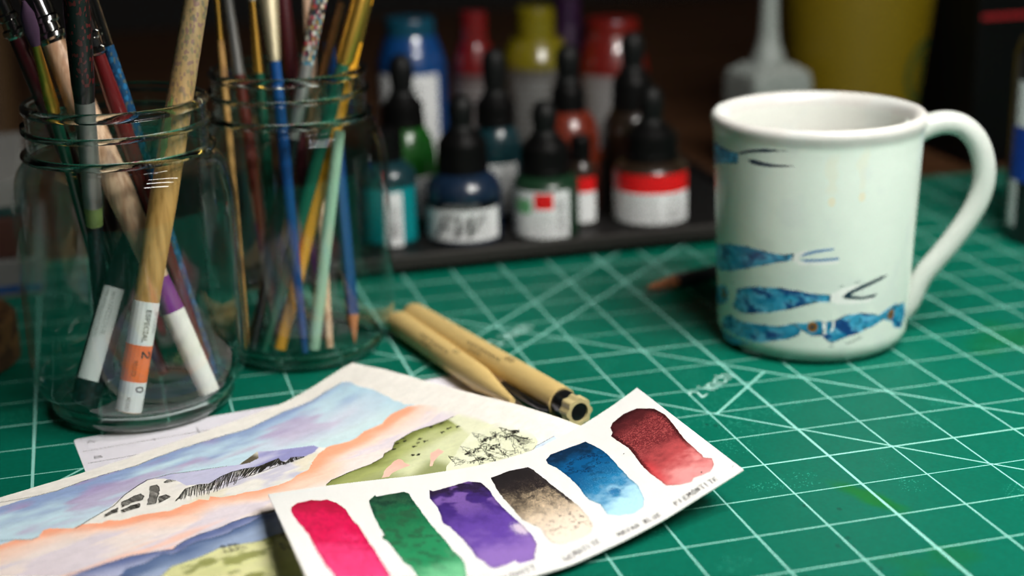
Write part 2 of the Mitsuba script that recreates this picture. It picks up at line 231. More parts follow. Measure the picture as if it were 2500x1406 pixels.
def fish_blue(p, n, uv):
    th = dr.atan2(p.x - .0513, -(p.y - .1209)); q = fbm(th * 9, p.z * 420 + th * 3); q2 = noise(th * 6, p.z * 300, 4.)
    c = mix(C3(14, 58, 122), C3(92, 176, 214), smoothstep(.36, .60, q))
    c = mix(c, C3(20, 138, 178), .7 * smoothstep(.45, .65, q2))
    return mix(c, C3(14, 34, 70), .8 * smoothstep(.66, .74, q))
M_FISH = mat('fish_blue', proc(fish_blue), .25, coat=.4)
M_NAVY = mat('fish_navy', lin(22, 42, 62), .3, coat=.4)
M_FWHITE = mat('fish_white', [.84, .85, .82], .25, coat=.4)
M_FGREY = mat('fish_grey', lin(120, 135, 130), .3)
M_FBLUEL = mat('fish_light_blue', lin(70, 120, 175), .3)
M_EYE = mat('fish_eye', lin(135, 85, 30), .3)
scene['bsdf_glass'] = {'type': 'dielectric', 'int_ior': 1.5, 'ext_ior': 1.0, 'specular_transmittance': rgb([.93, .975, .955])}
scene['bsdf_pane'] = {'type': 'thindielectric', 'int_ior': 1.5, 'ext_ior': 1.0, 'specular_transmittance': rgb([.90, .95, .93])}
M_BLACK = mat('black_plastic', [.003, .003, .003], .4, spec=.12)
M_BLACKG = mat('black_gloss', [.006, .0065, .007], .18, coat=.6)
M_RUBBER = mat('black_rubber', [.004, .0045, .0045], .5, spec=.2)
M_INK = mat('ink', lin(30, 27, 20), .6)
M_INKB = mat('ink_bright_black', lin(14, 14, 14), .5)
M_PENCIL = mat('pencil_lead', lin(52, 52, 54), .6)
M_PENCILF = mat('pencil_faint', lin(185, 182, 180), .7)
M_WHITE = mat('white_label', [.72, .74, .74], .45)
M_GREYT = mat('grey_print', lin(130, 133, 132), .6)
M_TAN = mat('pen_tan', lin(206, 178, 116), .38)
M_TANP = mat('pen_print', lin(58, 44, 20), .5)
M_TANL = mat('pen_ring', lin(196, 180, 130), .35)
M_CHROME = mat('chrome', [.62, .60, .57], .12, metal=1.)
M_GOLD = mat('gold', [.95, .55, .10], .34, metal=1.)
M_CHAMP = mat('champagne', [.98, .84, .56], .5, metal=1.)
M_SATIN = mat('satin_silver', [.30, .30, .29], .42, metal=.7)
def wood_fn(c1, c2, k=1.0):
    def f(p, n, uv):
        g = fbm(p.x * 700, p.y * 700, p.z * 40, 3); s = fbm(p.x * 150, p.y * 150, p.z * 90 + 5)
        c = mix(C3(*c1), C3(*c2), smoothstep(.35, .7, g))
        return mix(c, C3(60, 45, 60), .55 * k * smoothstep(.60, .72, s))
    return f
M_WOODY = mat('wood_yellow', proc(wood_fn((205, 158, 92), (178, 128, 66), .6)), .45)
M_WOODP = mat('wood_pink', proc(wood_fn((214, 180, 150), (180, 138, 108), .5)), .5)
M_WOODB = mat('wood_brown', proc(wood_fn((140, 95, 50), (105, 66, 32), .4)), .5)
def dabs(base, cols, seed, k=1.0):
    def f(p, n, uv):
        c = C3(*base)
        for i, q in enumerate(cols):
            c = mix(c, C3(*q), smoothstep(.62, .70, noise(p.x * 1150 + i * 17 + seed, p.y * 1150, p.z * 480 + i * 5)))
        return c
    return f
M_MULTI = mat('paint_spattered', proc(dabs((34, 36, 44), [(40, 120, 140), (180, 150, 60), (150, 30, 60), (190, 190, 180)], 3)), .3, coat=.5)
M_BLUEH = mat('blue_handle', proc(dabs((12, 60, 96), [(26, 96, 140), (70, 84, 84)], 8)), .3, coat=.5)
M_BLUEB = mat('blue_bright', lin(8, 62, 118), .3, coat=.4)
M_MAROON = mat('maroon_lacquer', lin(62, 16, 24), .22, coat=.8)
M_REDH = mat('red_lacquer', lin(86, 15, 18), .22, coat=.8)
M_REDBR = mat('red_brown_lacquer', lin(96, 36, 28), .3, coat=.6)
M_GREENH = mat('green_lacquer', lin(8, 78, 58), .25, coat=.8)
M_PURPLE = mat('purple_paint', lin(112, 36, 120), .4)
M_PURPD = mat('purple_bristle', lin(78, 52, 80), .8)
M_CREAM = mat('cream_tip', [.80, .77, .72], .7)
M_BLUEBK = mat('blue_black', proc(dabs((13, 19, 22), [(16, 36, 42)], 5)), .4)
M_BLKRED = mat('black_red', proc(dabs((9, 8, 9), [(70, 12, 16)], 6)), .3, coat=.5)
M_GREEND = mat('green_dab', lin(120, 140, 80), .5)
M_OLIVE = mat('dark_olive', lin(40, 44, 22), .5)
def wood_old(p, n, uv):
    g = fbm(p.x * 700, p.y * 700, p.z * 40, 3); c = mix(C3(200, 154, 90), C3(172, 126, 66), smoothstep(.35, .7, g))
    w = smoothstep(.085, .150, p.z + .03 * (fbm(p.x * 300, p.y * 300, p.z * 60) - .5))
    c = mix(c, mix(C3(150, 134, 98), C3(112, 100, 70), g), .85 * w)
    c = mix(c, C3(96, 58, 84), .55 * w * smoothstep(.62, .72, noise(p.x * 1300, p.y * 1300, p.z * 520))); c = mix(c, C3(70, 88, 66), .5 * w * smoothstep(.60, .70, noise(p.x * 1100 + 9, p.y * 1100, p.z * 420)))
    return c
M_WOODOLD = mat('wood_stained', proc(wood_old), .5)
M_ORANGE = mat('label_orange', lin(232, 112, 42), .45)
M_YELLOWP = mat('yellow_lacquer', lin(206, 146, 32), .3, coat=.5)
M_MINT = mat('mint_lacquer', lin(150, 184, 160), .3, coat=.4)
M_BRIST = mat('dark_bristle', lin(60, 44, 30), .8)
M_BRISTW = mat('pale_bristle', lin(190, 180, 160), .8)
M_CEDAR = mat('cedar', proc(wood_fn((205, 132, 88), (178, 104, 62), .2)), .6)
M_DKPENCIL = mat('dark_pencil', lin(30, 32, 34), .4)
M_RED = mat('label_red', lin(205, 18, 22), .4)
M_TEAL = mat('label_teal', lin(0, 125, 130), .4)
M_LGREEN = mat('label_green', lin(95, 165, 110), .45)
M_TRAY = mat('tray', [.006, .006, .006], .5, spec=.2)

# ------------------------------------------------------------------ setting and desk
struct('floor', bx(-3, 3, -3, 3, -.80, -.75), M_FLOOR)
struct('wall_back', bx(-3, 3, 1.6, 1.7, -.75, 2.2), M_WALL)
k = thing('desk', 'dark brown wooden desk under the green cutting mat', 'desk')
part(k, 'desktop', bx(-1.0, 1.0, -.60, 1.25, -.033, -.003, .003), M_DESK, smooth=30)
for x in (-.94, .94):
    for y in (-.54, 1.19): part(k, 'leg', bx(x - .03, x + .03, y - .03, y + .03, -.75, -.033), M_DESK, smooth=False)
k = thing('cutting_mat', 'green self-healing cutting mat with a white inch grid and diagonal lines', 'cutting mat')
part(k, 'mat_sheet', bx(-.62, .62, -.50, .362, -.003, 0, .0006), M_MAT, smooth=30)
M_MPRINT = mat('mat_print', [.50, .78, .72], .5)
def on_mat(ox, oy, ang):
    c, s = math.cos(math.radians(ang)), math.sin(math.radians(ang))
    return lambda xy, h: np.stack([ox + xy[:, 0] * c - xy[:, 1] * s, oy + xy[:, 0] * s + xy[:, 1] * c, h * .3 + .00004], -1)
part(k, 'printed_lettering', lettering('2 inch', .0075, on_mat(-.0225, .0662, 40)), M_MPRINT, smooth=False, label='printed words 2 inch')
part(k, 'printed_lettering', lettering('1 inch', .0075, on_mat(-.0835, .1530, 40)), M_MPRINT, smooth=False, label='printed words 1 inch')

# ------------------------------------------------------------------ lamp (out of frame, its bars glint on jars and bottles)
k = thing('desk_lamp', 'black desk lamp with three bright light bars on a tall arm', 'lamp')
Lr = T().translate(LAMP_AT.tolist()).rotate([0, 0, 1], LAMP_ROT).rotate([1, 0, 0], 14)
LM = np.array(Lr.matrix, float)
def lamp_part(name, m, b, **kw):
    m = m.copy(); m.apply_transform(LM); return part(k, name, m, b, **kw)
lamp_part('lamp_head', bx(-.20, .20, -.19, .19, .006, .026, .004), M_BLACK, smooth=30)
for y in (-.14, 0, .14):
    m = trimesh.creation.box((.34, .022, .006)); m.apply_translation((0, y, .003)); m.apply_transform(LM)
    q = part(k, 'light_bar', m, 'bsdf_white_label', smooth=False)
    scene[q]['emitter'] = {'type': 'area', 'radiance': rgb(LAMP_RADIANCE)}
head = LM[:3, 3] + LM[:3, 2] * .026
part(k, 'arm', tube([head, head + [.02, -.02, .04], [.50, -.40, .64], [.74, -.44, .60]], .009), M_BLACK)
part(k, 'pole', rod((.74, -.44, .012), (0, 0, 1), [(0, .012), (.60, .012)]), M_BLACK)
part(k, 'base', rod((.74, -.44, -.003), (0, 0, 1), [(0, .085), (.012, .085), (.016, .08)], 48), M_BLACK)

# ------------------------------------------------------------------ mug
MX, MY, R0, R1, MH = .0513, .1209, .0405, .0442, .1003
k = thing('mug', 'white ceramic mug painted with blue fish, standing on the green mat', 'mug')
rz = lambda z: R0 + (R1 - R0) * z / MH
prof = [(0, .0035), (.028, .0035), (.030, .0008), (.0335, 0), (.0365, .0008), (.0392, .0032), (rz(.006) + .0001, .0065)]
prof += [(rz(z), z) for z in np.linspace(.009, .092, 14)]
prof += [(rz(.0945) + .0004, .0948), (R1 + .0012, .0975), (R1 + .0010, .0995), (R1 - .0002, .1010), (R1 - .0020, .1012), (R1 - .0040, .1000), (R1 - .0052, .0975), (R1 - .0056, .094)]
prof += [(rz(z) - .0052, z) for z in np.linspace(.088, .014, 8)] + [(.033, .0085), (.028, .0070), (0, .0068)]
part(k, 'body', lathe(prof, 128, (MX, MY, 0)), M_MUG, smooth=50)
RH = np.array([.9635, -.2676, 0]); AX = np.array([MX, MY, 0])
hp = [(.0390, .0900), (.0440, .0920), (.0509, .0942), (.0587, .0938), (.0660, .0888), (.0706, .0800), (.0722, .0705), (.0702, .0600), (.0637, .0475), (.0544, .0346), (.0472, .0245), (.0432, .0150), (.0395, .0090)]
hp = smooth_path([AX + RH * a + [0, 0, z] for a, z in hp], 60)
rad = np.interp(np.linspace(0, 1, 60), [0, .06, .2, .5, .85, .95, 1], [.0062, .0052, .0048, .0048, .0045, .0047, .0042])
hm = tube(hp, rad, 22)
part(k, 'handle', hm, M_HANDLE, smooth=60)
def on_mug(eps):
    def f(uv):
        th, z = np.radians(uv[:, 0]), uv[:, 1] / 1000; r = rz(z) + eps
        return np.stack([MX + r * np.sin(th), MY - r * np.cos(th), z], -1)
    return f
def decal(names, b, eps, nm, label=None):
    for q in names:
        P = np.array(FISH[q]).reshape(-1, 2); P[:, 0] = np.maximum(P[:, 0], -118)
        part(k, nm, patch(P, on_mug(eps), (5., 60.))[0], b, smooth=False, label=label)
decal(['body0', 'head0', 'body1', 'head1', 'body2', 'head2', 'body3', 'body4', 'gill0'], M_FISH, .00006, 'painted_fish', 'blue brush-painted fish')
decal(['tail2', 'tail4a', 'tail4b'], M_NAVY, .00010, 'painted_tail', 'dark forked fish tail')
decal(['tail3c', 'tail2w', 'gillw1', 'gillw2'], M_FWHITE, .00008, 'white_brushstroke')
decal(['tail3a', 'tail3b'], M_FBLUEL, .00011, 'painted_tail')
for q, a in (('eye0', 3.2), ('eye1', 3.0), ('eye2', 4.)):
    c = np.array(FISH[q]); t = np.linspace(0, 2 * np.pi, 20, endpoint=False)
    part(k, 'fish_eye', patch(np.c_[c[0] + a * np.cos(t), c[1] + 2.3 * np.sin(t)], on_mug(.00012), (5, 60))[0], M_EYE, smooth=False)
    part(k, 'fish_pupil', patch(np.c_[c[0] - .3 + a * .4 * np.cos(t), c[1] + .9 * np.sin(t)], on_mug(.00015), (5, 60))[0], M_NAVY, smooth=False)
def mugline(*pts): return [np.array(pts, float) / [1, 1]]
ol = []
for q, i0, i1 in (('body3', 0, 7), ('body3', 7, 14), ('body2', 2, 8), ('body2', 8, 15), ('body1', 1, 7), ('body1', 7, 13), ('body0', 1, 7), ('body0', 6, 12), ('body4', 0, 5), ('body4', 5, 9), ('head1', 4, 8)):
    P = np.array(FISH[q]).reshape(-1, 2)[i0:i1]; P[:, 0] = np.maximum(P[:, 0], -112); ol.append(P)
def thick(lines, w, sc):   # widths in mm across, degrees scaled
    out = []
    for L in lines:
        a = np.asarray(L, float) * [1 / sc, 1]; out.append(a)
    f = on_mug(.00013)
    return ribbons(out, w, lambda uv: f(uv * [sc, 1]))
for L in ol: part(k, 'brush_outline', thick([L], .42, 1.39), M_NAVY, smooth=False)
extra = [[(-80, 31.0), (-68, 30.4)], [(-70, 2.2), (-58, 3.0)], [(-15, 9.3), (-4, 10.4), (4, 12.4)], [(-11, 35.6), (0, 37.2)], [(-77, 14.6), (-60, 12.8), (-42, 14.3)], [(-5, 20.6), (12, 21.4)]]
for L in extra: part(k, 'faint_brushstroke', thick([L], .6, 1.39), M_FGREY, smooth=False)

# ------------------------------------------------------------------ glass jars
def jar(cx, cy, R, label):
    k = thing('glass_jar', label, 'jar', 'glass jars of paintbrushes'); s = R / .0427; at = (cx, cy, .0004)
    r = lambda a: a * s
    body_o = [(r(.0352), .0068), (r(.0368), .0080), (r(.0385), .0095), (r(.0413), .0135), (r(.0425), .019), (R, .026), (R, .050)]
    bo = np.array(body_o); ar = np.r_[0, np.cumsum(np.linalg.norm(np.diff(bo, axis=0), axis=1))]; fo = gaussian_filter1d(PchipInterpolator(ar, bo)(np.linspace(0, ar[-1], 60)), 2., axis=0, mode='nearest')
    ph = np.radians(np.linspace(0, 80, 48)); ro = r(.0341); sh_ = np.c_[ro + (R - ro) * np.cos(ph) ** .9, .079 + .0232 * np.sin(ph)]; fo = np.vstack([fo, [[R, .079]], sh_[1:], [[r(.0344), .1022], [r(.0341), .1034], [r(.0341), .1215]]])
    part(k, 'body', lathe([(0, .0030), (r(.020), .0028), (r(.027), .0010), (r(.031), 0), (r(.0345), .0010), (r(.0362), .0032), (r(.0362), .0050), (r(.0352), .0068)] + [tuple(q_) for q_ in fo], 128, at), 'bsdf_pane', smooth=60)
    for zc, w, h in ((.1050, .0028, .0016), (.1152, .0017, .0012)):
        t_ = np.linspace(0, 2 * np.pi, 17); g_ = np.linspace(0, 2 * np.pi, 129)[:-1]
        ring = lathe([(r(.0342) + w * max(math.cos(x_), -.15), zc + h * math.sin(x_)) for x_ in t_], 128, at)
        v_ = np.array(ring.vertices); an = np.arctan2(v_[:, 1] - cy, v_[:, 0] - cx); v_[:, 2] += (.0022 if zc > .11 else .0) * (an / (2 * np.pi)); ring.vertices = v_
        part(k, 'thread_ring' if zc > .11 else 'neck_bead', ring, 'bsdf_glass', smooth=60)
    lip = [(r(.0334) + .0019 * math.cos(x_), .1228 + .0020 * math.sin(x_)) for x_ in np.linspace(0, 2 * np.pi, 25)]
    part(k, 'rim', lathe(lip, 128, at), 'bsdf_glass', smooth=60, label='rolled glass rim')
    part(k, 'base', lathe([(r(.0352), .0082), (r(.0335), .0070), (r(.0300), .0062), (r(.020), .0066), (0, .0068)], 128, at), 'bsdf_pane', smooth=50, label='thick glass base')
    part(k, 'heel_ring', lathe([(r(.0340) + .0016 * math.cos(x_), .0042 + .0026 * math.sin(x_)) for x_ in np.linspace(0, 2 * np.pi, 21)], 128, at), 'bsdf_glass', smooth=60)
    return k
jar(-.2362, .1353, .0427, 'clear glass jar of paintbrushes standing on the edge of the ruled paper')
jar(-.1643, .1788, .0400, 'clear glass jar of paintbrushes behind the nearer jar, beside the tan pens')

# ------------------------------------------------------------------ brushes
def seg(A, u, st, d0, d1, n=24, grow=0.0, flat=1.0):
    ds = [d for d, _ in st]; rs = [r for _, r in st]
    mid = [d for d in ds if d0 + 1e-5 < d < d1 - 1e-5]
    return rod(A, u, [(d, float(np.interp(d, ds, rs)) + grow) for d in [d0] + mid + [d1]], n, flat)
def ferrule_rings(A, u, d, r, b, key):
    for i in range(2): part(key + '__ferrule', 'ferrule_ring', rod(A, u, [(d + i * .006 - .0016, r), (d + i * .006 - .0008, r + .0009), (d + i * .006 + .0008, r + .0009), (d + i * .006 + .0016, r)], 28), b)
def bristles(A, u, d0, d1, r, key, b, rnd=True):
    L = d1 - d0
    part(key, 'bristles', rod(A, u, [(d0, r * .92), (d0 + L * .35, r * 1.12), (d0 + L * .7, r * .9), (d0 + L * .9, r * .45), (d1, r * .08)], 20), b)
BR = 'paintbrushes in the glass jars'
def brush(label, A, u, st, cuts, kind='paintbrush', cat_='paintbrush'):
    key = thing(kind, label, cat_, ('paintbrushes in the front jar' if 'front jar' in label else 'paintbrushes in the rear jar') if kind == 'paintbrush' else 'pencils in the rear jar')
    for nm, d0, d1, b in cuts: part(key, nm, seg(A, u, st, d0, d1), b)
    return key
A1 = lambda x, y: np.array([x, y, .0095])
A, u = A1(-0.2502, 0.1453), (0.0246, -0.2148, 0.9763)
st = [(0, .0031), (.0693, .00314), (.0774, .0036), (.1208, .0038), (.1277, .0043), (.1459, .0047), (.1549, .0048), (.19, .0046)]
key = brush('black paintbrush with a satin silver grip, nearest in the front jar', A, u, st, [('handle', 0, .0693, M_BLUEBK), ('painted_band', .0693, .0774, M_GREEND), ('silver_grip', .0774, .1208, M_SATIN), ('collar', .1208, .1277, M_BLACKG), ('upper_shaft', .1277, .19, M_BLKRED)])
A, u = A1(-0.2597, 0.1161), (0.3645, 0.2827, 0.8873)
st = [(0, .0050), (.0102, .0060), (.0448, .0060), (.0650, .0044), (.0772, .0036), (.0871, .0030), (.118, .0024)]
key = brush('blue black tapered brush handle carrying a white paper label in the front jar', A, u, st, [('handle', 0, .104, M_BLUEBK), ('painted_tip', .104, .118, M_OLIVE)])
x, y, z = frame(u)
def on_rod(A, u, st, front, grow=.0002):
    """surface of a rod: xy -> (along the axis measured downwards from d0, around in metres)"""
    x, y, z = frame(u); f = np.array(front, float); f -= z * (f @ z); f /= np.linalg.norm(f); g = np.cross(z, f)
    ds, rs = [d for d, _ in st], [r for _, r in st]; A = np.asarray(A)
    def fn(d, w, h=0):
        r = np.interp(d, ds, rs) + grow + h; a = w / r
        return A + z * d[:, None] + (f * np.cos(a)[:, None] + g * np.sin(a)[:, None]) * r[:, None]
    return fn
TOCAM = (-.05, -1, .05)
def rod_label(key, nm, A, u, st, d0, d1, w0, w1, b, grow=.0002):
    fn = on_rod(A, u, st, TOCAM, grow)
    m, _ = patch([(d0, w0), (d1, w0), (d1, w1), (d0, w1)], lambda q: fn(q[:, 0], q[:, 1]), ((d1 - d0) / 8, (w1 - w0) / 10)); part(key, nm, m, b, smooth=True)
def rod_text(key, text, A, u, st, d, w, h, b, bold=False, flip=1, grow=.00025):
    fn = on_rod(A, u, st, TOCAM, grow)
    m = meshkit.text_mesh(text, h, .00003, bold); v = np.array(m.vertices)
    part(key, 'lettering', trimesh.Trimesh(fn(d - flip * v[:, 0], w + flip * v[:, 1] * 1.0, v[:, 2]), m.faces, process=False), b, smooth=False)
rod_label(key, 'paper_label', A, u, st, .0100, .0470, -.0062, .0026, M_WHITE)
for i, (w, t) in enumerate(((-.0042, 'FINE ARTISTS COLOUR MADE'), (-.0018, 'WATERCOLOUR'))): rod_text(key, t, A, u, st, .0455, w, (.0009, .0016)[i], M_GREYT, flip=1)
A, u = A1(-0.2434, 0.1039), (0.256, 0.1664, 0.9522)
st = [(0, .0049), (.0432, .0049), (.082, .0052), (.1229, .0049), (.1644, .0045), (.20, .0041)]
key = brush('thick yellow wooden brush handle with a white and orange price label in the front jar', A, u, st, [('handle', 0, .20, M_WOODOLD)])
rod_label(key, 'white_label', A, u, st, .0264, .0432, -.0075, .0085, M_WHITE); rod_label(key, 'orange_label', A, u, st, .0121, .0264, -.0075, .0085, M_ORANGE); rod_label(key, 'white_label', A, u, st, .0003, .0121, -.0075, .0085, M_WHITE)
rod_text(key, 'ESPECIAL', A, u, st, .0405, .0005, .0019, M_INKB, True); rod_text(key, 'SPECIAL', A, u, st, .0400, .0046, .0015, M_GREYT)
rod_text(key, '2', A, u, st, .0248, .0014, .0040, M_INKB, True); rod_text(key, 'RIGID', A, u, st, .0205, -.0012, .0015, M_INKB); rod_text(key, '0', A, u, st, .0110, .0014, .0032, M_INKB, True); rod_text(key, 'RIGID', A, u, st, .0062, -.0015, .0013, M_INKB)
fn = on_rod(A, u, st, TOCAM, .0003)
t = np.linspace(0, 2 * np.pi, 24, endpoint=False); rr = np.random.default_rng(4).uniform(.7, 1.2, 24)
m, _ = patch(np.c_[.109 + .012 * np.cos(t) * rr, -.0035 + .0016 * np.sin(t) * rr], lambda q: fn(q[:, 0], q[:, 1]), (.004, .002)); part(key, 'paint_dab', m, M_GREEND, smooth=True)
A, u = A1(-0.2119, 0.1139), (-0.302, 0.1819, 0.9358)
st = [(0, .0042), (.0352, .0045), (.0492, .0040), (.0851, .0056), (.1226, .0058), (.1462, .0048), (.1494, .0053), (.19, .0056)]
key = brush('wide pale wooden brush with ribbed chrome ferrule and white tipped end, front jar', A, u, st, [('white_tip', 0, .0352, M_CREAM), ('purple_band', .0352, .0492, M_PURPLE), ('handle', .0492, .1462, M_WOODP), ('ferrule', .1462, .19, M_CHROME)])
ferrule_rings(A, u, .149, .0054, M_CHROME, key); bristles(A, u, .19, .225, .0056, key, M_BRISTW)
A, u = A1(-0.2277, 0.1414), (-0.2876, 0.0268, 0.9574)
st = [(0, .0021), (.0596, .0032), (.12, .0036), (.1451, .0030), (.1465, .0033), (.19, .0032)]
key = brush('maroon lacquered brush with a ribbed chrome ferrule, leaning to the left of the front jar', A, u, st, [('handle', 0, .1451, M_MAROON), ('ferrule', .1451, .19, M_CHROME)])
ferrule_rings(A, u, .1475, .0033, M_CHROME, key); bristles(A, u, .19, .22, .0033, key, M_BRIST)
A, u = A1(-0.243, 0.1467), (-0.1388, -0.114, 0.9837)
st = [(0, .0013), (.0724, .0021), (.113, .0022), (.1168, .0027), (.14, .0016)]
key = brush('small green brush with a gold ferrule and purple bristles in the front jar', A, u, st, [('handle', 0, .113, M_GREENH), ('ferrule', .113, .14, M_GOLD)])
part(key, 'bristles', rod(A, u, [(.14, .0017), (.146, .0029), (.152, .0026), (.157, .0006)], 18), M_PURPD)
A, u = A1(-0.2098, 0.1296), (-0.2255, 0.0191, 0.9741)
st = [(0, .0017), (.0598, .0027), (.1175, .0033), (.1361, .0026), (.1395, .0024), (.18, .0022)]
key = brush('dark red lacquered brush with a black ferrule in the front jar', A, u, st, [('handle', 0, .1361, M_REDH), ('ferrule', .1361, .18, M_BLACKG)])
ferrule_rings(A, u, .138, .0025, M_CHROME, key); bristles(A, u, .18, .205, .0024, key, M_BRIST)
A, u = A1(-0.2078, 0.1343), (-0.2079, 0.0114, 0.9781)
st = [(0, .0013), (.0748, .0021), (.1185, .0024), (.1383, .0021), (.18, .0019)]
key = brush('blue spattered brush with a slim silver ferrule at the right of the front jar', A, u, st, [('handle', 0, .1383, M_BLUEH), ('ferrule', .1383, .18, M_CHROME)]); bristles(A, u, .18, .205, .0019, key, M_BRIST)
# rear jar
def simple(label, B, u, st, cuts, br=None, kind='paintbrush', c='paintbrush'):
    A = np.array([*B, .0095]); key = brush(label, A, u, st, cuts, kind, c)
    if br: bristles(A, u, br[0], br[0] + br[1], br[2], key, br[3])
    return key, A
simple('blue brush with a broad champagne ferrule, brightest in the rear jar', (-0.1691, 0.1463), (-0.0126, 0.1756, 0.9844), [(0, .0015), (.081, .0026), (.1218, .0024), (.1242, .0028), (.1505, .0046), (.175, .0056)], [('handle', 0, .1218, M_BLUEB), ('ferrule', .1218, .175, M_CHAMP)], (.175, .03, .005, M_BRIST))
simple('green brush with a narrow gold ferrule in the rear jar', (-0.1761, 0.1642), (0.003, 0.1831, 0.9831), [(0, .0014), (.0785, .0024), (.1144, .0022), (.1446, .0013), (.17, .0017)], [('handle', 0, .1144, M_GREENH), ('ferrule', .1144, .1446, M_GOLD)], (.1446, .02, .0018, M_BRISTW))
k9, A9 = simple('red brown brush with a grey metal ferrule at the left of the rear jar', (-0.1784, 0.1601), (-0.0472, 0.216, 0.9752), [(0, .0014), (.0654, .0026), (.1153, .0024), (.1273, .0024), (.1478, .0021), (.17, .0028)], [('handle', 0, .1153, M_REDBR), ('ferrule', .1153, .17, M_SATIN)], (.17, .025, .0026, M_BRISTW))
simple('thin bamboo brush with a beige handle against the left wall of the rear jar', (-0.1912, 0.1612), (0.0107, 0.2345, 0.9721), [(0, .0009), (.0628, .0013), (.1164, .0016), (.1388, .0012), (.17, .0014)], [('handle', 0, .1300, M_WOODY), ('ferrule', .1300, .165, M_GOLD)], (.165, .02, .0014, M_BRIST))
k9, A9 = simple('maroon brush with pale handwriting on its handle in the rear jar', (-0.1595, 0.1618), (-0.0211, 0.1977, 0.98), [(0, .0016), (.0804, .0028), (.1244, .0033), (.151, .0031), (.18, .0026)], [('handle', 0, .16, M_MAROON), ('ferrule', .16, .185, M_CHROME)], (.185, .025, .0028, M_BRIST))
simple('dark brush spattered with many colours in the rear jar', (-0.1894, 0.1579), (0.2652, 0.1172, 0.957), [(0, .0017), (.0639, .0029), (.0907, .0029), (.0917, .0028), (.1221, .0028), (.1334, .0031), (.1508, .0034), (.185, .0030)], [('handle', 0, .0907, M_BLACKG), ('ferrule', .0907, .1221, M_SATIN), ('painted_shaft', .1221, .185, M_MULTI)])
simple('plain wooden brush handle at the back of the rear jar', (-0.1582, 0.1488), (0.0568, 0.4158, 0.9077), [(0, .0016), (.0965, .0021), (.139, .0023), (.18, .0019)], [('handle', 0, .18, M_WOODP)])
k9, A9 = simple('green brush with a wide amber ferrule leaning to the right of the rear jar', (-0.1853, 0.1538), (0.3458, 0.1304, 0.9292), [(0, .0017), (.0758, .0028), (.1249, .0027), (.1276, .0040), (.1545, .0043), (.18, .0045)], [('handle', 0, .1249, M_GREENH), ('ferrule', .1249, .18, M_GOLD)], (.18, .03, .0044, M_BRIST))
simple('mustard yellow pencil leaning across the rear jar', (-0.1785, 0.1545), (0.3276, 0.175, 0.9285), [(0, .0026), (.0564, .0028), (.0992, .0028), (.14, .0026), (.165, .0025)], [('shaft', 0, .1337, M_YELLOWP), ('ferrule', .1337, .15, M_GOLD), ('end', .15, .165, M_YELLOWP)], None, 'pencil', 'pencil')
simple('short pale mint pencil leaning in the rear jar', (-0.1649, 0.1499), (0.1971, 0.1306, 0.9716), [(0, .0026), (.0465, .0026), (.0928, .0024)], [('shaft', .004, .0928, M_MINT), ('tip', 0, .004, M_MINT)], None, 'pencil', 'pencil')
A = np.array([-0.1469, 0.152, .0095]); u = (0.0263, 0.3501, 0.9363)
key = thing('pencil', 'blue pencil standing sharpened end down in the rear jar', 'pencil', 'pencils in the rear jar')
part(key, 'shaft', rod(A, u, [(.0120, .0027), (.13, .0025)], 6), M_BLUEB, smooth=False); part(key, 'sharpened_tip', rod(A, u, [(0, .0004), (.002, .0008), (.0120, .0027)], 16), M_CEDAR)
simple('slim brown wooden brush crossing the rear jar', (-0.189, 0.1696), (0.3436, 0.1612, 0.9252), [(0, .0016), (.0445, .0021), (.0807, .0019), (.15, .0017)], [('handle', 0, .15, M_WOODB)])

# ------------------------------------------------------------------ ruled paper under the painting
def ruled(p, n, uv): return mi.Color3f(.76, .74, .80) * (1 - .03 * noise(p.x * 500, p.y * 500))
M_PAPER = mat('printer_paper', proc(ruled), .7)
k = thing('ruled_paper', 'thin white sheet of ruled paper under the front jar and the painting', 'paper')
PA, PB = np.array([-.2649, .1046]), np.array([-.0975, .1256]); pd = (PB - PA) / np.linalg.norm(PB - PA); pn = np.array([pd[1], -pd[0]]); pn = pn - .0 * pd
PL = np.linalg.norm(PB - PA); PWD = .105
def on_paper(eps): return lambda q: np.c_[PA + q[:, :1] * pd + q[:, 1:2] * pn, np.full(len(q), .0002 + eps)]
P0 = np.array([PA, PB, PB + pn * PWD, PA + pn * PWD])
ck = Polygon([(0, 0), (PL, 0), (PL, PWD), (0, PWD)]).buffer(-.002).buffer(.002)
m = trimesh.creation.extrude_polygon(ck, .00015, engine='earcut'); v = np.array(m.vertices); m.vertices = np.c_[PA + v[:, :1] * pd + v[:, 1:2] * pn, v[:, 2] + .00005]
part(k, 'sheet', m, M_PAPER, smooth=False)
lines = [[(.002, .0135), (PL - .004, .0135)], [(.002, .0255), (PL - .004, .0255)], [(.0455, .009), (.0455, .0165)], [(.089, .008), (.089, .012)], [(.118, .008), (.118, .012)], [(.028, .0128), (.0285, .0148)]]
part(k, 'ruled_line', ribbons(lines, .00035, on_paper(.00003)), M_PENCIL, smooth=False)
ab = handwriting('A', (.0045, .0065), (.0085, .0065), .0026, 1) + handwriting('B', (.0045, .0225), (.0095, .0225), .0026, 2)
part(k, 'pencil_lettering', ribbons(ab, .0003, on_paper(.00003)), M_PENCIL, smooth=False, label='pencilled letters A and B')

